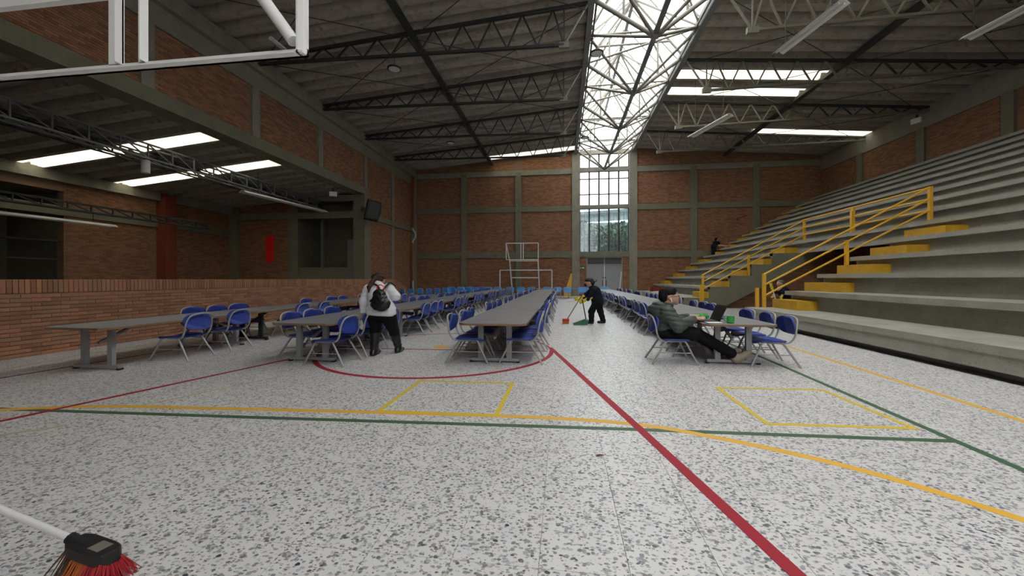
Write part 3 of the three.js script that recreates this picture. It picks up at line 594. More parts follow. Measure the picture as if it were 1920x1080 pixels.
const chairBlue = makeChair(M.chairBlue), chairSky = makeChair(M.chairSky, 0.6, 0.36, 6);
const FACE = { left: Math.PI / 2, right: -Math.PI / 2, far: 0, near: Math.PI };        // chair looks towards -x, +x, -z, +z
function chair(src, x, z, turn, label, group, y = 0) { const c = copyOf(src, [x, y, z], turn, label, group); c.userData.category = 'chair'; return c; }
const rows = [
  { key: 'beside the low brick wall', x: -7.4, z: -4.9, n: 4 }, { key: 'by the woman in white', x: -4.37, z: -5.9, n: 7 },
  { key: 'facing the white goal', x: -1.17, z: -6.25, n: 7 }, { key: 'with the laptop', x: 2.88, z: -6.65, n: 7 },
];
rows.forEach((r, ri) => {
  for (let k = 0; k < r.n; k++) {
    const c = copyOf(ri === 0 && k === 1 ? tableBlack : tableGrey, [r.x + (k ? rr(-0.03, 0.03) : 0), 0, r.z - k * TL], 0);
    tag(c, ri === 0 && k === 1 ? 'grey topped table with black legs in the row beside the low brick wall' : `${ORD[k]} grey table in the row ${r.key}, counted from the open floor`, 'table', `tables in the row ${r.key}`);
  }
});
{
  const put = (ri, side, zs, off = 0.46) => {
    const r = rows[ri], sd = side === 'left' ? -1 : 1;
    for (const z of zs) chair(chairBlue, r.x + sd * off + rr(-0.05, 0.05), z + rr(-0.04, 0.04), (sd < 0 ? FACE.right : FACE.left) + rr(-0.08, 0.08), `blue chair, ${sd < 0 ? 'wall' : 'stands'} side of the ${ORD[Math.min(r.n - 1, Math.max(0, Math.floor((r.z - z) / TL)))]} table in the row ${r.key}`, `chairs of the row ${r.key}`);
  };
  const three = (z0, n, from = 0, sp = 0.72, off = 0.75) => { const out = []; for (let k = from; k < n; k++) for (let j = 0; j < 3; j++) out.push(z0 - k * TL - off - j * sp); return out; };
  put(0, 'right', [-6.2, -7.05, -9.1, -9.95, -12.2, -12.95, -14.7, -15.4, -16.1]);
  put(0, 'left', [-7.6, -8.2, -8.8, -11.4, -12.8, -13.5, -14.8, -15.6]);
  put(1, 'right', [-6.2, -6.95, -7.8, ...three(-5.9, 7, 1)]); put(1, 'left', [-6.7, -7.4, -8.1, ...three(-5.9, 7, 1)]);
  put(2, 'right', [-6.74, -7.42, -8.1, ...three(-6.25, 7, 1)]); put(2, 'left', [-6.72, -7.45, -8.15, ...three(-6.25, 7, 1)]);
  put(3, 'left', [-7.72, -8.4, ...three(-6.65, 7, 1)]); put(3, 'right', [-7.08, -7.8, -8.5], 0.62); put(3, 'right', three(-6.65, 7, 1), 0.62);
  chair(chairBlue, 1.88, -7.05, FACE.right, 'blue plastic chair that the man in the green jacket sits on', 'chairs of the row with the laptop');
  // pale blue chairs by the far end of the low wall and along the far wall
  for (let i = 0; i < 11; i++) chair(chairSky, -10.0 + i * 0.42, -22.4 - i * 0.42, 2.5, 'light blue chair in the slanting line by the far end of the low wall', 'light blue chairs in a slanting line');
  const back = [848, 866, 884, 902, 917, 934, 957, 977, 997, 1026, 1045, 1064, 1091, 1107, 1134];
  for (const u of back) { const a = (u - 960) / FPX, th = Math.atan(95 / FPX), dx = a * Math.cos(th) - Math.sin(th), dz = -a * Math.sin(th) - Math.cos(th); chair(chairSky, dx * -28.7 / dz, -28.7, FACE.far, 'light blue chair in the straight line before the far brick wall', 'light blue chairs along the far wall'); }
  for (let k = 0; k < 3; k++) { const t = copyOf(tableGrey, [-5.3 + k * TL, 0, -29.72], -Math.PI / 2); tag(t, 'grey topped table standing crosswise behind the light blue chairs at the far wall', 'table', 'crosswise tables at the far wall'); }
}
// ---------------------------------------------------------------- basketball frames
{
  const b = thing('backboard_frame', 'white steel backboard frame overhead with two uprights and a diagonal tube', 'backboard');
  const y0 = 2.77, y1 = 4.1, z = -2.1, x0 = -3.95, x1 = -1.5;
  const ang = (a, p, up) => [bar(a, p, 0.05, 0.012, up), bar(a, p, 0.012, 0.05, up)];
  obj('bottom_bar', [bx(x0, x1, y0, y0 + 0.045, z - 0.01, z + 0.01), bx(x0, x1, y0, y0 + 0.012, z - 0.01, z + 0.05)], M.white, b);
  obj('top_bar', bx(x0, x1, y1, y1 + 0.05, z - 0.02, z + 0.02), M.white, b); obj('middle_bar', bx(x0, -2.87, 3.25, 3.3, z - 0.02, z + 0.02), M.white, b);
  for (const x of [x0, x1 - 0.04]) obj('side_bar', [bx(x, x + 0.012, y0, y1, z, z + 0.05), bx(x, x + 0.04, y0, y1, z - 0.01, z + 0.004)], M.white, b);
  obj('wide_upright', [bx(-2.87, -2.77, y0 + 0.04, y1, z - 0.005, z + 0.01), bx(-2.78, -2.77, y0 + 0.04, y1, z, z + 0.05)], M.white, b);
  obj('narrow_upright', [bx(-2.65, -2.595, y0 + 0.04, y1, z - 0.005, z + 0.01), bx(-2.6, -2.59, y0 + 0.04, y1, z, z + 0.05)], M.white, b);
  obj('diagonal_tube', rod(V(-1.56, 2.84, -2.06), V(-2.12, 3.6, -2.06), 0.035, 14), M.white, b); obj('bolt', rod(V(-1.66, 2.83, -2.12), V(-1.66, 2.83, -2.0), 0.012), M.steelGrey, b);
  const g = thing('goal_frame', 'white tube goal and backboard frame standing before the far brick wall', 'goal', [-2.95, 0, -30.8]);
  const w = (n, a, c, r = 0.05) => obj(n, bar(a, c, r * 1.7), M.white, g);
  w('post', V(-2.1, 0, 0), V(-2.1, 2.18, 0)); w('post', V(2.1, 0, 0), V(2.1, 2.18, 0)); w('crossbar', V(-2.1, 2.16, 0), V(2.1, 2.16, 0));
  w('leg', V(-1.05, 0, 0), V(-1.3, 2.95, 0.1)); w('leg', V(1.12, 0, 0), V(1.0, 2.95, 0.1)); w('tie_bar', V(-1.15, 1.55, 0), V(1.05, 1.55, 0));
  const f = (z, x0, x1, y0, y1) => { w('board_bar', V(x0, y0, z), V(x1, y0, z), 0.04); w('board_bar', V(x0, y1, z), V(x1, y1, z), 0.04); w('board_bar', V(x0, y0, z), V(x0, y1, z), 0.04); w('board_bar', V(x1, y0, z), V(x1, y1, z), 0.04); };
  f(0.6, -1.5, 1.05, 2.98, 4.28); w('board_upright', V(-0.33, 2.98, 0.6), V(-0.33, 4.28, 0.6), 0.035); w('board_upright', V(-0.13, 2.98, 0.6), V(-0.13, 4.28, 0.6), 0.035);
  w('arm', V(-1.3, 2.95, 0.1), V(-1.5, 4.2, 0.6), 0.035); w('arm', V(1.0, 2.95, 0.1), V(1.05, 4.2, 0.6), 0.035); w('back_bar', V(-1.3, 2.9, 0.1), V(1.0, 2.9, 0.1), 0.04);
}
// ---------------------------------------------------------------- things on tables, floor and walls
{
  const lap = thing('laptop', 'open black laptop on the table before the seated man', 'laptop', [2.62, TH, -7.12], -Math.PI / 2);
  obj('base', bx(-0.22, 0.22, 0, 0.022, -0.02, 0.3), M.black, lap); obj('keyboard', bx(-0.19, 0.19, 0.022, 0.025, 0.03, 0.17), M.steelDark, lap);
  const lid = obj('lid', bx(-0.22, 0.22, 0, 0.29, -0.012, 0), M.black, lap); lid.position.set(0, 0.02, -0.01); lid.rotation.x = -0.42; obj('screen', bx(-0.2, 0.2, 0.015, 0.275, 0, 0.003), M.leather, lid);
  const mug = thing('mug', 'bright green mug beside the laptop', 'mug', [2.78, TH, -6.84]);
  obj('cup', new THREE.LatheGeometry([[0.001, 0.004], [0.05, 0.004], [0.056, 0.02], [0.058, 0.115], [0.053, 0.115], [0.05, 0.02], [0.001, 0.012]].map(([a, b]) => new THREE.Vector2(a, b)), 24), M.green, mug); obj('handle', pipe([V(-0.055, 0.095, 0), V(-0.09, 0.085, 0), V(-0.095, 0.05, 0), V(-0.055, 0.03, 0)], 0.009, 14), M.green, mug);
  const nb = thing('notebook', 'thin dark notebook with white pages at the table corner', 'notebook', [2.5, TH, -6.8], 0.1); obj('cover', bx(-0.13, 0.13, 0, 0.006, -0.08, 0.08), M.black, nb); obj('pages', bx(-0.125, 0.125, 0.006, 0.016, -0.075, 0.075), M.paper, nb);
  const pc = thing('pencil_case', 'bright green soft pouch behind the laptop', 'pouch', [2.52, TH, -7.45], 0.3); obj('body', new THREE.SphereGeometry(1, 16, 10).scale(0.17, 0.05, 0.07).translate(0, 0.05, 0), M.green, pc); obj('zip', bx(-0.13, 0.13, 0.098, 0.102, -0.005, 0.005), M.greenDark, pc);
  const bag = thing('plastic_bag', 'crumpled blue grey bag next to the green pouch', 'bag', [2.86, TH, -7.52]); { const g = new THREE.IcosahedronGeometry(1, 3), p = g.attributes.position; for (let i = 0; i < p.count; i++) { const k = 1 + 0.25 * Math.sin(p.getX(i) * 9) * Math.cos(p.getZ(i) * 8 + p.getY(i) * 5); p.setXYZ(i, p.getX(i) * 0.12 * k, Math.max(-0.045, p.getY(i) * 0.05 * k), p.getZ(i) * 0.09 * k); } g.computeVertexNormals(); obj('wrap', g.translate(0, 0.045, 0), std(0.15, 0.2, 0.32, 0.5), bag); }
  // near broom, lower left
  const br = thing('floor_brush', 'red and orange bristle floor brush with white handle on the bare floor', 'broom', [-2.3, 0, -1.6], -0.19);
  obj('handle', rod(V(-0.06, 0.135, 0), V(-1.3, 0.42, 0.2), 0.017, 10), M.white, br);
  const hd = obj('head', prism(superShape(0.3, 0.09, 4, 24), 0.045, 0.008).rotateX(-Math.PI / 2).translate(0.02, 0.1, 0), M.black, br); obj('sticker', bx(0.04, 0.12, 0.153, 0.155, -0.03, 0.03), M.steelPale, hd);
  obj('socket', rod(V(-0.02, 0.125, 0), V(-0.14, 0.155, 0.012), 0.027, 10), M.black, br);
  const tuft = (name, x0, x1, mat, k) => { const gs = []; for (let i = 0; i < k; i++) { const x = rr(x0, x1), z = rr(-0.04, 0.04); gs.push(rod(V(x, 0.11, z), V(x * 1.25 + rr(-0.02, 0.02), 0.004, z * 2.6 + rr(-0.015, 0.015)), 0.003, 4, 0.0015)); } const m = obj(name, gs, mat, br); m.userData.kind = 'stuff'; };
  tuft('red_bristles', 0.06, 0.17, M.broomRed, 260); tuft('orange_bristles', -0.05, 0.07, M.broomOrange, 220); tuft('dark_bristles', -0.13, -0.04, M.brown, 120);
  const lf = thing('dry_leaf', 'small curled brown leaf on the bare floor', 'leaf', [0.3, 0.004, -3.21], 0.4); obj('blade', (() => { const g = prism(superShape(0.075, 0.028, 1.5, 16), 0.002), p = g.attributes.position; for (let i = 0; i < p.count; i++) p.setZ(i, p.getZ(i) + p.getY(i) ** 2 * 30); return g.rotateX(-Math.PI / 2); })(), M.brown, lf); obj('stem', rod(V(0.03, 0.002, 0), V(0.06, 0.004, 0.004), 0.0015, 5), M.brown, lf);
  // far end odds and ends
  const sign = thing('arrow_sign', 'small dark sign with white arrow beside the grey double door', 'sign', [1.62, 2.28, ZB + 0.06]); obj('plate', bx(-0.28, 0.28, 0, 0.2, 0, 0.03), M.greenDark, sign); obj('arrow', prism([[-0.2, 0.08], [0.06, 0.08], [0.06, 0.03], [0.22, 0.1], [0.06, 0.17], [0.06, 0.12], [-0.2, 0.12]], 0.008).translate(0, 0, 0.03), M.white, sign);
  const ra = thing('red_arrow', 'small red arrow fixed to the far brick wall beside the upper rows', 'sign', [14.15, 6.15, ZB + 0.06]); obj('plate', prism([[-0.42, 0.0], [-0.1, -0.02], [-0.16, 0.1], [0.42, 0.32], [0.38, 0.42], [-0.2, 0.2], [-0.24, 0.28]], 0.02), M.redPaint, ra);
  const ws = thing('folding_sign', 'folded yellow floor sign leaning against the far brick wall', 'sign', [0.45, 0, ZB + 0.5]); for (const s of [0, 1]) obj('leaf', prism([[-0.4, 0], [0.25, 0], [0.34, 1.9], [0.22, 1.9]], 0.03).rotateX(s ? -0.06 : -0.14).translate(0, 0, s * 0.1), M.yellowRail, ws);
  const pole = thing('white_pole', 'white pole leaning on the frame of the grey double door', 'pole'); obj('shaft', rod(V(4.6, 0, ZB + 0.45), V(4.85, 2.05, ZB + 0.06), 0.035), M.white, pole); obj('tip', rod(V(4.58, -0.0, ZB + 0.48), V(4.62, 0.12, ZB + 0.44), 0.05), M.steelGrey, pole);
  const crate = thing('red_crate', 'dark red crate on the lowest stands row by the far wall', 'crate', [6.9, 0.5, -29.4]); obj('body', [bx(-0.45, 0.45, 0, 0.05, -0.3, 0.3), bx(-0.45, -0.4, 0, 0.35, -0.3, 0.3), bx(0.4, 0.45, 0, 0.35, -0.3, 0.3), bx(-0.45, 0.45, 0, 0.35, 0.26, 0.3), bx(-0.45, 0.45, 0, 0.35, -0.3, -0.26)], M.board.clone(), crate).material.color.setRGB(0.25, 0.01, 0.015); obj('rim', bx(-0.48, 0.48, 0.33, 0.38, 0.27, 0.33), M.redPaint, crate);
  for (let i = 0; i < 6; i++) { const pp = thing('paper_stack', 'pale stack of papers lying on the lowest stands row by the red crate', 'paper', [6.5 + (i % 2) * 0.42, 0.5, -28.4 + i * 0.62], rr(-0.3, 0.3), 'papers by the red crate'); obj('sheets', bx(-0.22, 0.22, 0, 0.05 + 0.03 * (i % 3), -0.27, 0.27), M.paper, pp); obj('top_sheet', new THREE.BoxGeometry(0.42, 0.004, 0.5).rotateY(0.2).translate(0, 0.053 + 0.03 * (i % 3), 0), M.white, pp); }
}
// outside, seen through the far window
{
  const b = thing('outside_building', 'pale building with metal roof seen through the far window', 'building', [3.4, 0, ZB - 14]);
  obj('wall', bx(-14, 12, 0, 8.2, -4, 0), M.plaster, b); obj('roof', muv(prism([[-15, 8.2], [13, 9.6], [13, 9.9], [-15, 8.5]], 7).translate(0, 0, -5)), M.steelGrey, b);
  for (let i = 0; i < 5; i++) { const w = obj('window', bx(-6 + i * 2.4, -4.6 + i * 2.4, 3.5, 6.2, 0, 0.05), M.steelGrey, b); obj('frame', bx(-6.1 + i * 2.4, -4.5 + i * 2.4, 3.4, 3.5, 0, 0.1), M.white, w); }
  const g = obj('ground_outside', bx(-40, 45, -0.4, -0.05, ZB - 40, ZB - 0.5), std(0.16, 0.16, 0.14, 0.9)); g.userData.kind = 'structure';
  for (const [x, z, h, r] of [[2.2, -38, 5.2, 2.3], [5.6, -39.5, 5.6, 2.1]]) {
    const t = thing('courtyard_tree', x < 4 ? 'dark leafy tree behind the far window, closer to the glass' : 'dark leafy tree behind the far window, taller and farther off', 'tree', [x, 0, z]);
    obj('trunk', rod(V(0, 0, 0), V(0, h, 0), 0.2, 8, 0.1), M.brown, t);
    const leafG = new THREE.PlaneGeometry(0.34, 0.2), n = 1500, im = shadows(new THREE.InstancedMesh(leafG, M.leaf, n)), mt = new THREE.Matrix4(), q = new THREE.Quaternion();
    for (let i = 0; i < n; i++) { const a = rr(0, 6.3), cz = rr(-1, 1), k = Math.cbrt(rnd()) * r, s = Math.sqrt(1 - cz * cz); q.setFromEuler(new THREE.Euler(rr(0, 6), rr(0, 6), rr(0, 6))); im.setMatrixAt(i, mt.compose(V(Math.cos(a) * s * k, h - 0.6 + cz * k * 1.1, Math.sin(a) * s * k), q, V(1, 1, 1))); }
    im.name = 'foliage'; im.userData.kind = 'stuff'; t.add(im);
  }
}
// ---------------------------------------------------------------- people
// rounded limbs joined smoothly, meshed on a grid (surface nets)
const cap = (a, b, ra, rb = ra) => ({ a: V(...a), b: V(...b), ra, rb });
const ell = (c, r, rot) => ({ c: V(...c), r: V(...r), q: rot ? new THREE.Quaternion().setFromEuler(new THREE.Euler(...rot)).invert() : null });
function blob(prims, cell, k = 0.03, warp, cut) {
  const box = new THREE.Box3(), tmp = V();
  for (const p of prims) { if (p.c) { const m = Math.max(p.r.x, p.r.y, p.r.z); box.expandByPoint(tmp.copy(p.c).addScalar(m)); box.expandByPoint(tmp.copy(p.c).addScalar(-m)); } else for (const e of [p.a, p.b]) { const m = Math.max(p.ra, p.rb); box.expandByPoint(tmp.copy(e).addScalar(m)); box.expandByPoint(tmp.copy(e).addScalar(-m)); } }
  box.expandByScalar(cell * 2.5 + k);
  const o = box.min, sz = V().subVectors(box.max, box.min), N = [sz.x, sz.y, sz.z].map((s) => Math.ceil(s / cell) + 1), [nx, ny, nz] = N;
  const F = new Float32Array(nx * ny * nz), w = V();
  const dist = (x, y, z) => {
    let d = 9;
    for (const p of prims) {
      let e;
      if (p.c) { w.set(x - p.c.x, y - p.c.y, z - p.c.z); if (p.q) w.applyQuaternion(p.q); const kx = w.x / p.r.x, ky = w.y / p.r.y, kz = w.z / p.r.z, q = Math.sqrt(kx * kx + ky * ky + kz * kz), g = Math.sqrt((kx / p.r.x) ** 2 + (ky / p.r.y) ** 2 + (kz / p.r.z) ** 2); e = g > 1e-6 ? q * (q - 1) / g : -Math.min(p.r.x, p.r.y, p.r.z); }
      else { const bx_ = p.b.x - p.a.x, by = p.b.y - p.a.y, bz = p.b.z - p.a.z, L = bx_ * bx_ + by * by + bz * bz || 1e-9; let h = ((x - p.a.x) * bx_ + (y - p.a.y) * by + (z - p.a.z) * bz) / L; h = h < 0 ? 0 : h > 1 ? 1 : h; e = Math.hypot(x - p.a.x - bx_ * h, y - p.a.y - by * h, z - p.a.z - bz * h) - (p.ra + (p.rb - p.ra) * h); }
      const hh = Math.max(k - Math.abs(d - e), 0) / k; d = Math.min(d, e) - hh * hh * k * 0.25;
    }
    if (warp) d += warp(x, y, z);
    return cut ? Math.max(d, cut(x, y, z)) : d;
  };
  for (let kz = 0, i = 0; kz < nz; kz++) for (let j = 0; j < ny; j++) for (let ii = 0; ii < nx; ii++, i++) F[i] = dist(o.x + ii * cell, o.y + j * cell, o.z + kz * cell);
  const id = new Int32Array(nx * ny * nz).fill(-1), pos = [], idx = [], at = (a, b, c) => a + nx * (b + ny * c);
  const ED = [[0, 1], [2, 3], [4, 5], [6, 7], [0, 2], [1, 3], [4, 6], [5, 7], [0, 4], [1, 5], [2, 6], [3, 7]];
  for (let c = 0; c < nz - 1; c++) for (let b = 0; b < ny - 1; b++) for (let a = 0; a < nx - 1; a++) {
    const v = []; let s = 0; for (let q = 0; q < 8; q++) { v[q] = F[at(a + (q & 1), b + (q >> 1 & 1), c + (q >> 2))]; if (v[q] < 0) s++; }
    if (s === 0 || s === 8) continue;
    let X = 0, Y = 0, Z = 0, n = 0;
    for (const [e, f] of ED) if ((v[e] < 0) !== (v[f] < 0)) { const t = v[e] / (v[e] - v[f]); X += (e & 1) + t * ((f & 1) - (e & 1)); Y += (e >> 1 & 1) + t * ((f >> 1 & 1) - (e >> 1 & 1)); Z += (e >> 2) + t * ((f >> 2) - (e >> 2)); n++; }
    id[at(a, b, c)] = pos.length / 3; pos.push(o.x + (a + X / n) * cell, o.y + (b + Y / n) * cell, o.z + (c + Z / n) * cell);
  }
  const quad = (p, q, r, s, flip) => { if (p < 0 || q < 0 || r < 0 || s < 0) return; flip ? idx.push(p, r, q, p, s, r) : idx.push(p, q, r, p, r, s); };
  for (let c = 1; c < nz - 1; c++) for (let b = 1; b < ny - 1; b++) for (let a = 1; a < nx - 1; a++) {
    const f0 = F[at(a, b, c)] < 0;
    if (f0 !== F[at(a + 1, b, c)] < 0) quad(id[at(a, b - 1, c - 1)], id[at(a, b, c - 1)], id[at(a, b, c)], id[at(a, b - 1, c)], !f0);
    if (f0 !== F[at(a, b + 1, c)] < 0) quad(id[at(a - 1, b, c - 1)], id[at(a - 1, b, c)], id[at(a, b, c)], id[at(a, b, c - 1)], !f0);
    if (f0 !== F[at(a, b, c + 1)] < 0) quad(id[at(a - 1, b - 1, c)], id[at(a, b - 1, c)], id[at(a, b, c)], id[at(a - 1, b, c)], !f0);
  }
  const g = new THREE.BufferGeometry(); g.setAttribute('position', new THREE.Float32BufferAttribute(pos, 3)); g.setIndex(idx); g.computeVertexNormals();
  return g.toNonIndexed();
}
// hand with palm, four fingers and thumb; dir points along the fingers, out is the thumb side
function handPrims(w, dir, out, s = 1, curl = 0.5) {
  const d = V(...dir).normalize(), t = V(...out); t.addScaledVector(d, -t.dot(d)).normalize(); const nrm = V().crossVectors(d, t), P = (a, b, c) => V(...w).addScaledVector(d, a * s).addScaledVector(t, b * s).addScaledVector(nrm, c * s).toArray();
  const out_ = [cap(P(-0.02, 0, 0), P(0.05, 0.012, 0), 0.03 * s, 0.026 * s), cap(P(0.02, -0.018, 0), P(0.08, -0.024, 0), 0.018 * s, 0.016 * s), cap(P(0.02, 0.02, 0), P(0.08, 0.026, 0), 0.018 * s, 0.016 * s)];
  [[0.03, 0.066], [0.01, 0.074], [-0.01, 0.068], [-0.03, 0.052]].forEach(([o, L]) => { const a = P(0.085, o, 0), b = P(0.085 + L * 0.55, o * 1.15, curl * L * 0.3), c = P(0.085 + L * (0.55 + 0.4 * (1 - curl)), o * 1.2, curl * L * 0.9); out_.push(cap(a, b, 0.0105 * s, 0.0095 * s), cap(b, c, 0.0095 * s, 0.008 * s)); });
  const a = P(0.015, 0.03, 0), b = P(0.05, 0.06, 0.012), c = P(0.085, 0.062, 0.025); out_.push(cap(a, b, 0.014 * s, 0.0115 * s), cap(b, c, 0.0115 * s, 0.009 * s));
  return out_;
}
const puff = (per, amp, dirv = [0, 1, 0]) => (x, y, z) => -amp * Math.abs(Math.sin(Math.PI * (x * dirv[0] + y * dirv[1] + z * dirv[2]) / per));

// woman in a white coat, seen from behind
{
  const p = thing('person', 'person in white quilted coat with black backpack, walking away with head bowed beside the tables', 'person', [-3.41, 0, -6.91]);
  const head = [-0.12, 1.42, -0.12];
  const bodyP = [ell(head, [0.1, 0.13, 0.12], [-0.5, 0, 0]), cap([-0.08, 1.33, -0.05], [-0.11, 1.4, -0.1], 0.06), cap([-0.06, 1.18, 0], [0, 0.88, 0.02], 0.12, 0.12), ell([-0.12, 1.36, -0.235], [0.02, 0.025, 0.025]), ell([-0.225, 1.42, -0.13], [0.015, 0.035, 0.025]), ell([-0.015, 1.42, -0.13], [0.015, 0.035, 0.025]),
    cap([-0.26, 1.23, 0], [-0.37, 1.03, 0], 0.05, 0.045), cap([-0.37, 1.03, 0], [-0.39, 0.8, -0.05], 0.045, 0.035), cap([0.12, 1.25, 0], [0.27, 1.12, -0.02], 0.05, 0.045), cap([0.27, 1.12, -0.02], [0.12, 1.09, -0.28], 0.045, 0.035),
    cap([-0.12, 0.8, 0.02], [-0.13, 0.42, -0.02], 0.11, 0.08), cap([-0.13, 0.42, -0.02], [-0.14, 0.08, 0.02], 0.075, 0.05), cap([0.12, 0.8, 0.0], [0.16, 0.42, -0.2], 0.11, 0.08), cap([0.16, 0.42, -0.2], [0.2, 0.08, -0.32], 0.075, 0.05)];
  obj('body', [blob(bodyP, 0.014, 0.03), blob(handPrims([-0.39, 0.78, -0.05], [0.02, -1, -0.25], [0.3, 0, -1], 1.15, 0.7), 0.005, 0.012), blob(handPrims([0.12, 1.09, -0.28], [-0.6, -0.1, -0.8], [0.5, 0.5, -0.5], 1.15, 0.6), 0.005, 0.012)], M.skin, p);
  obj('coat', blob([ell([-0.06, 1.16, 0], [0.22, 0.2, 0.15]), cap([-0.06, 1.12, 0], [-0.01, 0.92, 0.02], 0.2, 0.2), ell([0, 0.82, 0.02], [0.285, 0.3, 0.2]), cap([-0.27, 1.26, 0.0], [-0.37, 1.03, 0], 0.085, 0.075), cap([-0.37, 1.03, 0], [-0.385, 0.83, -0.03], 0.075, 0.058), cap([0.14, 1.29, 0], [0.27, 1.12, -0.02], 0.085, 0.08), cap([0.27, 1.12, -0.02], [0.14, 1.08, -0.24], 0.08, 0.06), cap([-0.1, 1.36, -0.04], [-0.05, 1.28, 0.0], 0.07, 0.11)], 0.011, 0.035, (x, y, z) => puff(0.085, 0.006)(x, y, z) - 0.0015 * Math.sin(x * 60 + Math.sin(y * 33) * 2), (x, y, z) => 0.765 - x * 0.06 - y), M.coatWhite, p);
  obj('leggings', blob([ell([0, 0.76, 0.01], [0.26, 0.13, 0.19]), cap([-0.13, 0.74, 0.02], [-0.13, 0.42, -0.02], 0.15, 0.095), cap([-0.13, 0.42, -0.02], [-0.14, 0.3, 0], 0.09, 0.075), cap([0.14, 0.74, 0], [0.16, 0.42, -0.2], 0.15, 0.095), cap([0.16, 0.42, -0.2], [0.18, 0.3, -0.26], 0.09, 0.075)], 0.013, 0.03), M.trouser, p);
  const boot = (kx, kz, ax, az) => blob([cap([kx, 0.42, kz], [ax, 0.1, az], 0.1, 0.07), cap([ax, 0.06, az + 0.03], [ax + 0.01, 0.045, az - 0.16], 0.055, 0.045), ell([ax, 0.03, az + 0.04], [0.06, 0.035, 0.06])], 0.011, 0.03, (x, y) => Math.max(0, 0.005 - y) * 3 + Math.max(0, y - 0.43) + 0.003 * Math.sin(y * 70));
  obj('boot', boot(-0.13, -0.01, -0.14, 0.03), M.leather, p); obj('boot', boot(0.16, -0.21, 0.2, -0.3), M.leather, p);
  const hr = obj('hair', blob([ell([-0.125, 1.455, -0.1], [0.118, 0.115, 0.13], [-0.4, 0, 0]), cap([-0.13, 1.46, 0.02], [-0.15, 1.38, 0.09], 0.045, 0.042), cap([-0.15, 1.38, 0.09], [-0.16, 1.3, 0.18], 0.042, 0.035), cap([-0.16, 1.3, 0.18], [-0.15, 1.21, 0.21], 0.035, 0.014)], 0.009, 0.02, (x, y, z) => 0.003 * Math.sin(x * 140 + z * 90)), M.hairBrown, p);
  obj('headband', new THREE.TorusGeometry(0.115, 0.014, 8, 28).rotateX(1.2).translate(-0.122, 1.475, -0.1), M.black, hr);
  const bp = thing('backpack', 'soft black leather drawstring backpack worn on the white coat', 'backpack', [-3.31, 0, -6.91]);
  obj('bag', blob([ell([0.01, 1.0, 0.27], [0.19, 0.14, 0.1]), ell([-0.02, 1.14, 0.25], [0.13, 0.13, 0.08])], 0.01, 0.06, (x, y, z) => 0.004 * Math.sin(y * 55 + Math.sin(x * 30) * 2)), M.leather, bp);
  obj('strap', pipe([V(-0.04, 1.24, 0.2), V(-0.1, 1.31, 0.14), V(-0.2, 1.35, 0.08), V(-0.24, 1.3, -0.05)], 0.018, 16), M.leather, bp); obj('strap', pipe([V(0.02, 1.24, 0.2), V(0.07, 1.33, 0.14), V(0.1, 1.38, 0.07), V(0.14, 1.32, -0.06)], 0.018, 16), M.leather, bp);
  obj('strap', pipe([V(-0.14, 1.1, 0.22), V(-0.22, 1.05, 0.2), V(-0.24, 1.0, 0.16), V(-0.15, 0.92, 0.24)], 0.014, 16), M.leather, bp); obj('loop', new THREE.TorusGeometry(0.07, 0.009, 8, 24).translate(-0.02, 1.27, 0.21), M.board, bp); obj('buckle', new THREE.TorusGeometry(0.02, 0.005, 6, 14).translate(0.13, 1.06, 0.35), M.steelPale, bp);
}
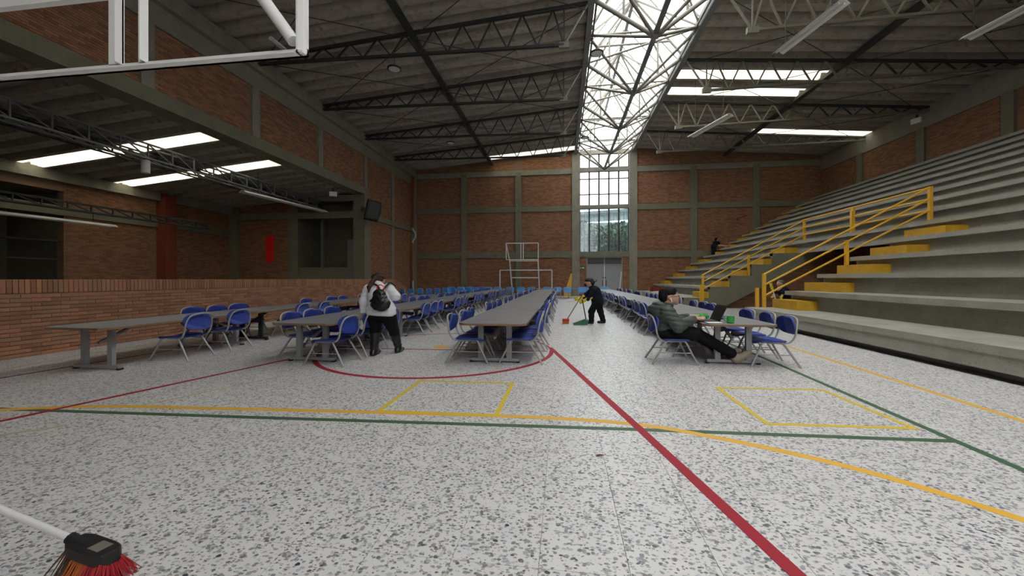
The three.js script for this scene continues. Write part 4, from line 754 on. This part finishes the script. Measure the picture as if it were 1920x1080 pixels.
// cleaner in dark work clothes, facing the tables on her left
{
  const p = thing('person', 'cleaner in dark clothes, black cap and yellow gloves sweeping between the table rows', 'person', [1.05, 0, -12.75]);
  const skinP = [ell([-0.22, 1.32, 0], [0.12, 0.14, 0.1], [0, 0, 0.25]), cap([-0.1, 1.17, 0], [-0.17, 1.26, 0], 0.065), ell([-0.345, 1.31, 0], [0.025, 0.022, 0.02]), ell([-0.2, 1.31, 0.1], [0.03, 0.035, 0.015]), ell([-0.2, 1.31, -0.1], [0.03, 0.035, 0.015]), cap([0, 1.05, 0], [0.06, 0.75, 0], 0.15, 0.15), cap([0.05, 0.72, 0.1], [-0.14, 0.42, 0.12], 0.1, 0.08), cap([-0.14, 0.42, 0.12], [-0.14, 0.08, 0.12], 0.07, 0.05), cap([0.08, 0.72, -0.1], [0.16, 0.4, -0.08], 0.1, 0.08), cap([0.16, 0.4, -0.08], [0.26, 0.08, -0.08], 0.07, 0.05)];
  obj('body', blob(skinP, 0.014, 0.03), M.skin, p);
  obj('tunic', blob([ell([-0.02, 1.03, 0], [0.19, 0.2, 0.23]), cap([0, 0.98, 0], [0.08, 0.72, 0], 0.19, 0.2), cap([-0.06, 1.1, 0.21], [-0.17, 0.92, 0.24], 0.095, 0.075), cap([-0.17, 0.92, 0.24], [-0.24, 0.8, 0.22], 0.075, 0.06), cap([-0.06, 1.1, -0.21], [-0.28, 0.92, -0.22], 0.095, 0.075), cap([-0.28, 0.92, -0.22], [-0.38, 0.84, -0.16], 0.075, 0.06), cap([-0.12, 1.18, 0], [-0.06, 1.1, 0], 0.085, 0.1)], 0.014, 0.04, (x, y, z) => 0.003 * Math.sin(y * 40 + x * 25)), M.navy, p);
  obj('trousers', blob([ell([0.08, 0.74, 0], [0.19, 0.12, 0.2]), cap([0.04, 0.7, 0.1], [-0.13, 0.4, 0.12], 0.13, 0.1), cap([-0.13, 0.4, 0.12], [-0.13, 0.1, 0.12], 0.1, 0.085), cap([0.1, 0.7, -0.1], [0.17, 0.4, -0.08], 0.13, 0.1), cap([0.17, 0.4, -0.08], [0.26, 0.1, -0.08], 0.1, 0.085)], 0.014, 0.04, (x, y) => 0.004 * Math.sin(y * 45) + Math.max(0, 0.07 - y)), M.trouser, p);
  const shoe = (x, z) => blob([cap([x + 0.03, 0.05, z], [x - 0.15, 0.04, z], 0.055, 0.042), ell([x + 0.02, 0.07, z], [0.06, 0.05, 0.05])], 0.01, 0.02, (a, y) => Math.max(0, 0.004 - y) * 3);
  obj('shoe', shoe(-0.13, 0.12), M.black, p); obj('shoe', shoe(0.26, -0.08), M.black, p);
  const glove = (w, e, dir, out) => [blob([cap(e, w, 0.062, 0.042)], 0.01, 0.01), blob(handPrims(w, dir, out, 1.3, 0.85), 0.006, 0.012)];
  obj('glove', glove([-0.36, 0.74, 0.15], [-0.16, 0.86, 0.24], [-1, -0.35, -0.2], [0, 0.9, -0.4]), M.glove, p); obj('glove', glove([-0.49, 0.8, -0.1], [-0.36, 0.87, -0.17], [-1, -0.3, 0.3], [0, 0.9, 0.3]), M.glove, p);
  const capO = obj('cap', blob([ell([-0.2, 1.405, 0], [0.14, 0.085, 0.115], [0, 0, 0.25]), ell([-0.1, 1.34, 0], [0.09, 0.11, 0.1])], 0.01, 0.03), M.black, p); obj('tie', pipe([V(-0.02, 1.34, 0), V(0.02, 1.37, 0.02), V(0.05, 1.42, 0.03)], 0.014, 10), M.black, capO);
  obj('face_mask', blob([ell([-0.3, 1.26, 0], [0.065, 0.065, 0.085], [0, 0, 0.25])], 0.008, 0.01), M.black, p);
  const b = thing('push_broom', 'long handled broom with a red head held by the cleaner', 'broom', [1.05, 0, -12.75]);
  obj('handle', rod(V(-0.40, 0.95, -0.05), V(-0.92, 0.12, 0.2), 0.018, 8), M.steelPale, b); const bh = obj('head', bx(-1.06, -0.84, 0.08, 0.16, 0.12, 0.28), M.broomRed, b); obj('bristles', bx(-1.05, -0.85, 0.0, 0.08, 0.13, 0.27), M.broomOrange, b);
  const dp = thing('dustpan', 'green long handled dustpan in front of the cleaner', 'dustpan', [1.05, 0, -12.75]);
  obj('handle', rod(V(-0.42, 0.78, 0.16), V(-0.3, 0.1, 0.28), 0.018, 8), M.black, dp); obj('pan', prism([[-0.72, 0.0], [-0.28, 0.0], [-0.25, 0.16], [-0.33, 0.16], [-0.7, 0.02]], 0.42).translate(0, 0.003, 0.12), M.greenDark, dp);
}
// seated man in a green quilted jacket
{
  const p = thing('person', 'man in dark green quilted jacket and glasses sitting and typing at the table end', 'person', [1.8, 0, -7.05]);
  const sk = [ell([0.055, 1.135, 0], [0.12, 0.14, 0.1], [0, 0, -0.12]), ell([0.14, 1.09, 0], [0.075, 0.085, 0.08]), ell([0.195, 1.13, 0], [0.03, 0.026, 0.02], [0, 0, -0.5]), ell([0.185, 1.065, 0], [0.025, 0.018, 0.035]), ell([0.17, 1.025, 0], [0.04, 0.03, 0.045]), ell([0.035, 1.12, 0.108], [0.03, 0.042, 0.014]), ell([0.035, 1.12, -0.108], [0.03, 0.042, 0.014]), cap([-0.02, 0.96, 0], [0.03, 1.05, 0], 0.075),
    cap([-0.08, 0.85, 0], [-0.02, 0.52, 0], 0.16, 0.15), cap([0, 0.5, 0.11], [0.5, 0.5, 0.12], 0.1, 0.075), cap([0.5, 0.5, 0.12], [1.06, 0.17, 0.1], 0.07, 0.05), cap([0, 0.5, -0.11], [0.5, 0.5, -0.12], 0.1, 0.075), cap([0.5, 0.5, -0.12], [0.98, 0.15, -0.12], 0.07, 0.05)];
  obj('body', [blob(sk, 0.012, 0.025), blob(handPrims([0.45, 0.775, 0.1], [1, -0.08, -0.25], [0, 0.25, -1], 1.25, 0.45), 0.005, 0.012), blob(handPrims([0.43, 0.785, -0.1], [1, -0.05, 0.1], [0, 0.2, 1], 1.25, 0.45), 0.005, 0.012)], M.skin, p);
  obj('jacket', blob([ell([-0.07, 0.82, 0], [0.175, 0.17, 0.26], [0, 0, 0.1]), cap([-0.07, 0.8, 0], [0.02, 0.56, 0], 0.175, 0.19), cap([-0.03, 0.88, 0.24], [0.12, 0.66, 0.31], 0.115, 0.1), cap([0.12, 0.66, 0.31], [0.41, 0.755, 0.13], 0.095, 0.06), cap([-0.03, 0.88, -0.24], [0.12, 0.68, -0.3], 0.115, 0.1), cap([0.12, 0.68, -0.3], [0.39, 0.765, -0.12], 0.095, 0.06), cap([-0.12, 0.97, 0.1], [-0.12, 0.97, -0.1], 0.085), ell([-0.16, 0.92, 0], [0.12, 0.1, 0.17]), cap([0.02, 0.96, 0.0], [-0.04, 0.9, 0.0], 0.1, 0.14)], 0.011, 0.04, (x, y, z) => puff(0.075, 0.014, [0.1, 1, 0])(x, y, z)), M.jacketGreen, p);
  obj('trousers', blob([ell([0, 0.5, 0], [0.2, 0.1, 0.22]), cap([0, 0.5, 0.11], [0.5, 0.5, 0.12], 0.12, 0.1), cap([0.5, 0.5, 0.12], [1.04, 0.19, 0.1], 0.1, 0.085), cap([0, 0.5, -0.11], [0.5, 0.5, -0.12], 0.12, 0.1), cap([0.5, 0.5, -0.12], [0.97, 0.18, -0.12], 0.1, 0.085)], 0.013, 0.03, (x, y, z) => 0.004 * Math.sin(x * 38 + y * 20)), M.trouser, p);
  const shoe = (x, y, z) => blob([cap([x, y - 0.02, z], [x + 0.2, y + 0.09, z + 0.01], 0.062, 0.05), ell([x - 0.0, y + 0.02, z], [0.07, 0.065, 0.06]), cap([x + 0.02, y - 0.055, z], [x + 0.23, y + 0.06, z], 0.035, 0.035)], 0.009, 0.02);
  obj('shoe', shoe(1.1, 0.11, 0.1), M.shoe, p); obj('shoe', shoe(1.02, 0.11, -0.12), M.shoe, p);
  obj('hair', blob([ell([0.03, 1.215, 0], [0.145, 0.09, 0.115], [0, 0, -0.1]), ell([-0.04, 1.15, 0], [0.085, 0.12, 0.11]), cap([0.1, 1.25, 0.05], [0.15, 1.24, -0.04], 0.045)], 0.009, 0.02, (x, y, z) => 0.004 * Math.sin(x * 110 + z * 70)), M.hair, p);
  const gl = obj('glasses', [bar(V(0.18, 1.145, 0.1), V(0.04, 1.15, 0.112), 0.008), bar(V(0.18, 1.145, -0.1), V(0.04, 1.15, -0.112), 0.008), new THREE.TorusGeometry(0.034, 0.005, 6, 18).rotateY(Math.PI / 2).translate(0.2, 1.13, 0.052), new THREE.TorusGeometry(0.034, 0.005, 6, 18).rotateY(Math.PI / 2).translate(0.2, 1.13, -0.052), bar(V(0.205, 1.14, -0.018), V(0.205, 1.14, 0.018), 0.006)], M.brown, p);
  obj('earbud', [new THREE.SphereGeometry(0.016, 10, 8).translate(0.05, 1.1, 0.122), rod(V(0.055, 1.1, 0.124), V(0.065, 1.06, 0.124), 0.007)], M.white, p);
}
// two workers in the stands
{
  const worker = (label, pos, turn, bend, hairMat) => {
    const p = thing('person', label, 'person', pos, turn), hx = -0.3 * bend, hy = 1.4 - 0.22 * bend;
    obj('body', blob([ell([hx - 0.04, hy + 0.12, 0], [0.11, 0.13, 0.1]), cap([hx, hy - 0.03, 0], [hx - 0.03, hy + 0.06, 0], 0.06), cap([hx, hy - 0.1, 0], [0, 0.8, 0], 0.14, 0.15), ell([hx - 0.155, hy + 0.11, 0], [0.025, 0.02, 0.02]), cap([0, 0.75, 0.1], [-0.02, 0.08, 0.12], 0.1, 0.05), cap([0, 0.75, -0.1], [0.06, 0.08, -0.12], 0.1, 0.05), cap([hx, hy - 0.12, 0.22], [hx - 0.14, 0.85, 0.2], 0.06, 0.04), cap([hx, hy - 0.12, -0.22], [hx - 0.16, 0.87, -0.16], 0.06, 0.04)], 0.016, 0.03), M.skin, p);
    obj('overalls', blob([ell([hx * 0.8, hy - 0.15, 0], [0.2, 0.18, 0.24]), cap([hx * 0.7, hy - 0.2, 0], [0.02, 0.76, 0], 0.18, 0.2), cap([0, 0.74, 0.1], [-0.02, 0.12, 0.12], 0.13, 0.085), cap([0, 0.74, -0.1], [0.06, 0.12, -0.12], 0.13, 0.085), cap([hx, hy - 0.12, 0.22], [hx - 0.12, 0.92, 0.2], 0.09, 0.065), cap([hx, hy - 0.12, -0.22], [hx - 0.14, 0.92, -0.17], 0.09, 0.065)], 0.016, 0.04), M.navy, p);
    obj('glove', [blob(handPrims([hx - 0.14, 0.84, 0.2], [-0.5, -1, 0], [0, 0, -1], 1.2, 0.8), 0.008, 0.012), blob(handPrims([hx - 0.16, 0.86, -0.16], [-0.5, -1, 0], [0, 0, 1], 1.2, 0.8), 0.008, 0.012)], M.glove, p);
    for (const s of [-1, 1]) obj('shoe', blob([cap([s > 0 ? 0.0 : 0.08, 0.05, s * 0.12], [s > 0 ? -0.16 : -0.08, 0.04, s * 0.12], 0.055, 0.045)], 0.014, 0.02, (a, y) => Math.max(0, 0.004 - y) * 3), M.black, p);
    obj('hair', blob([ell([hx - 0.01, hy + 0.18, 0], [0.12, 0.09, 0.11]), ell([hx + 0.04, hy + 0.12, 0], [0.08, 0.1, 0.1])], 0.014, 0.02), hairMat, p);
    return p;
  };
  worker('worker in dark overalls stooping high on the steps by the far wall', [11.85, tierY(6), -32.2], -2.5, 1, M.hair);
  const b1 = thing('stair_broom', 'small pale broom in the hands of the worker high on the far steps', 'broom', [11.85, tierY(6), -32.2]); obj('handle', rod(V(0.2, 0.85, 0.3), V(0.75, 0.7, 0.7), 0.02, 7), M.white, b1); obj('head', bx(0.7, 0.86, 0.58, 0.7, 0.6, 0.8), M.broomOrange, b1);
  worker('grey haired worker in dark clothes half hidden in the passage of the stands', [8.55, 0, -15.9], 0.3, 1.15, M.hairGrey);
  const b2 = thing('passage_broom', 'broom with white stick and yellow grip held in the passage of the stands', 'broom', [7.95, 0, -15.7]); obj('stick', rod(V(0.2, 0.1, 0), V(-0.12, 1.2, 0), 0.022, 7), M.white, b2); obj('grip', rod(V(-0.08, 1.05, 0), V(-0.14, 1.28, 0), 0.05, 8), M.glove, b2); obj('head', bx(0.06, 0.36, 0, 0.12, -0.1, 0.1), M.broomRed, b2);
}
renderer.render(scene, camera);
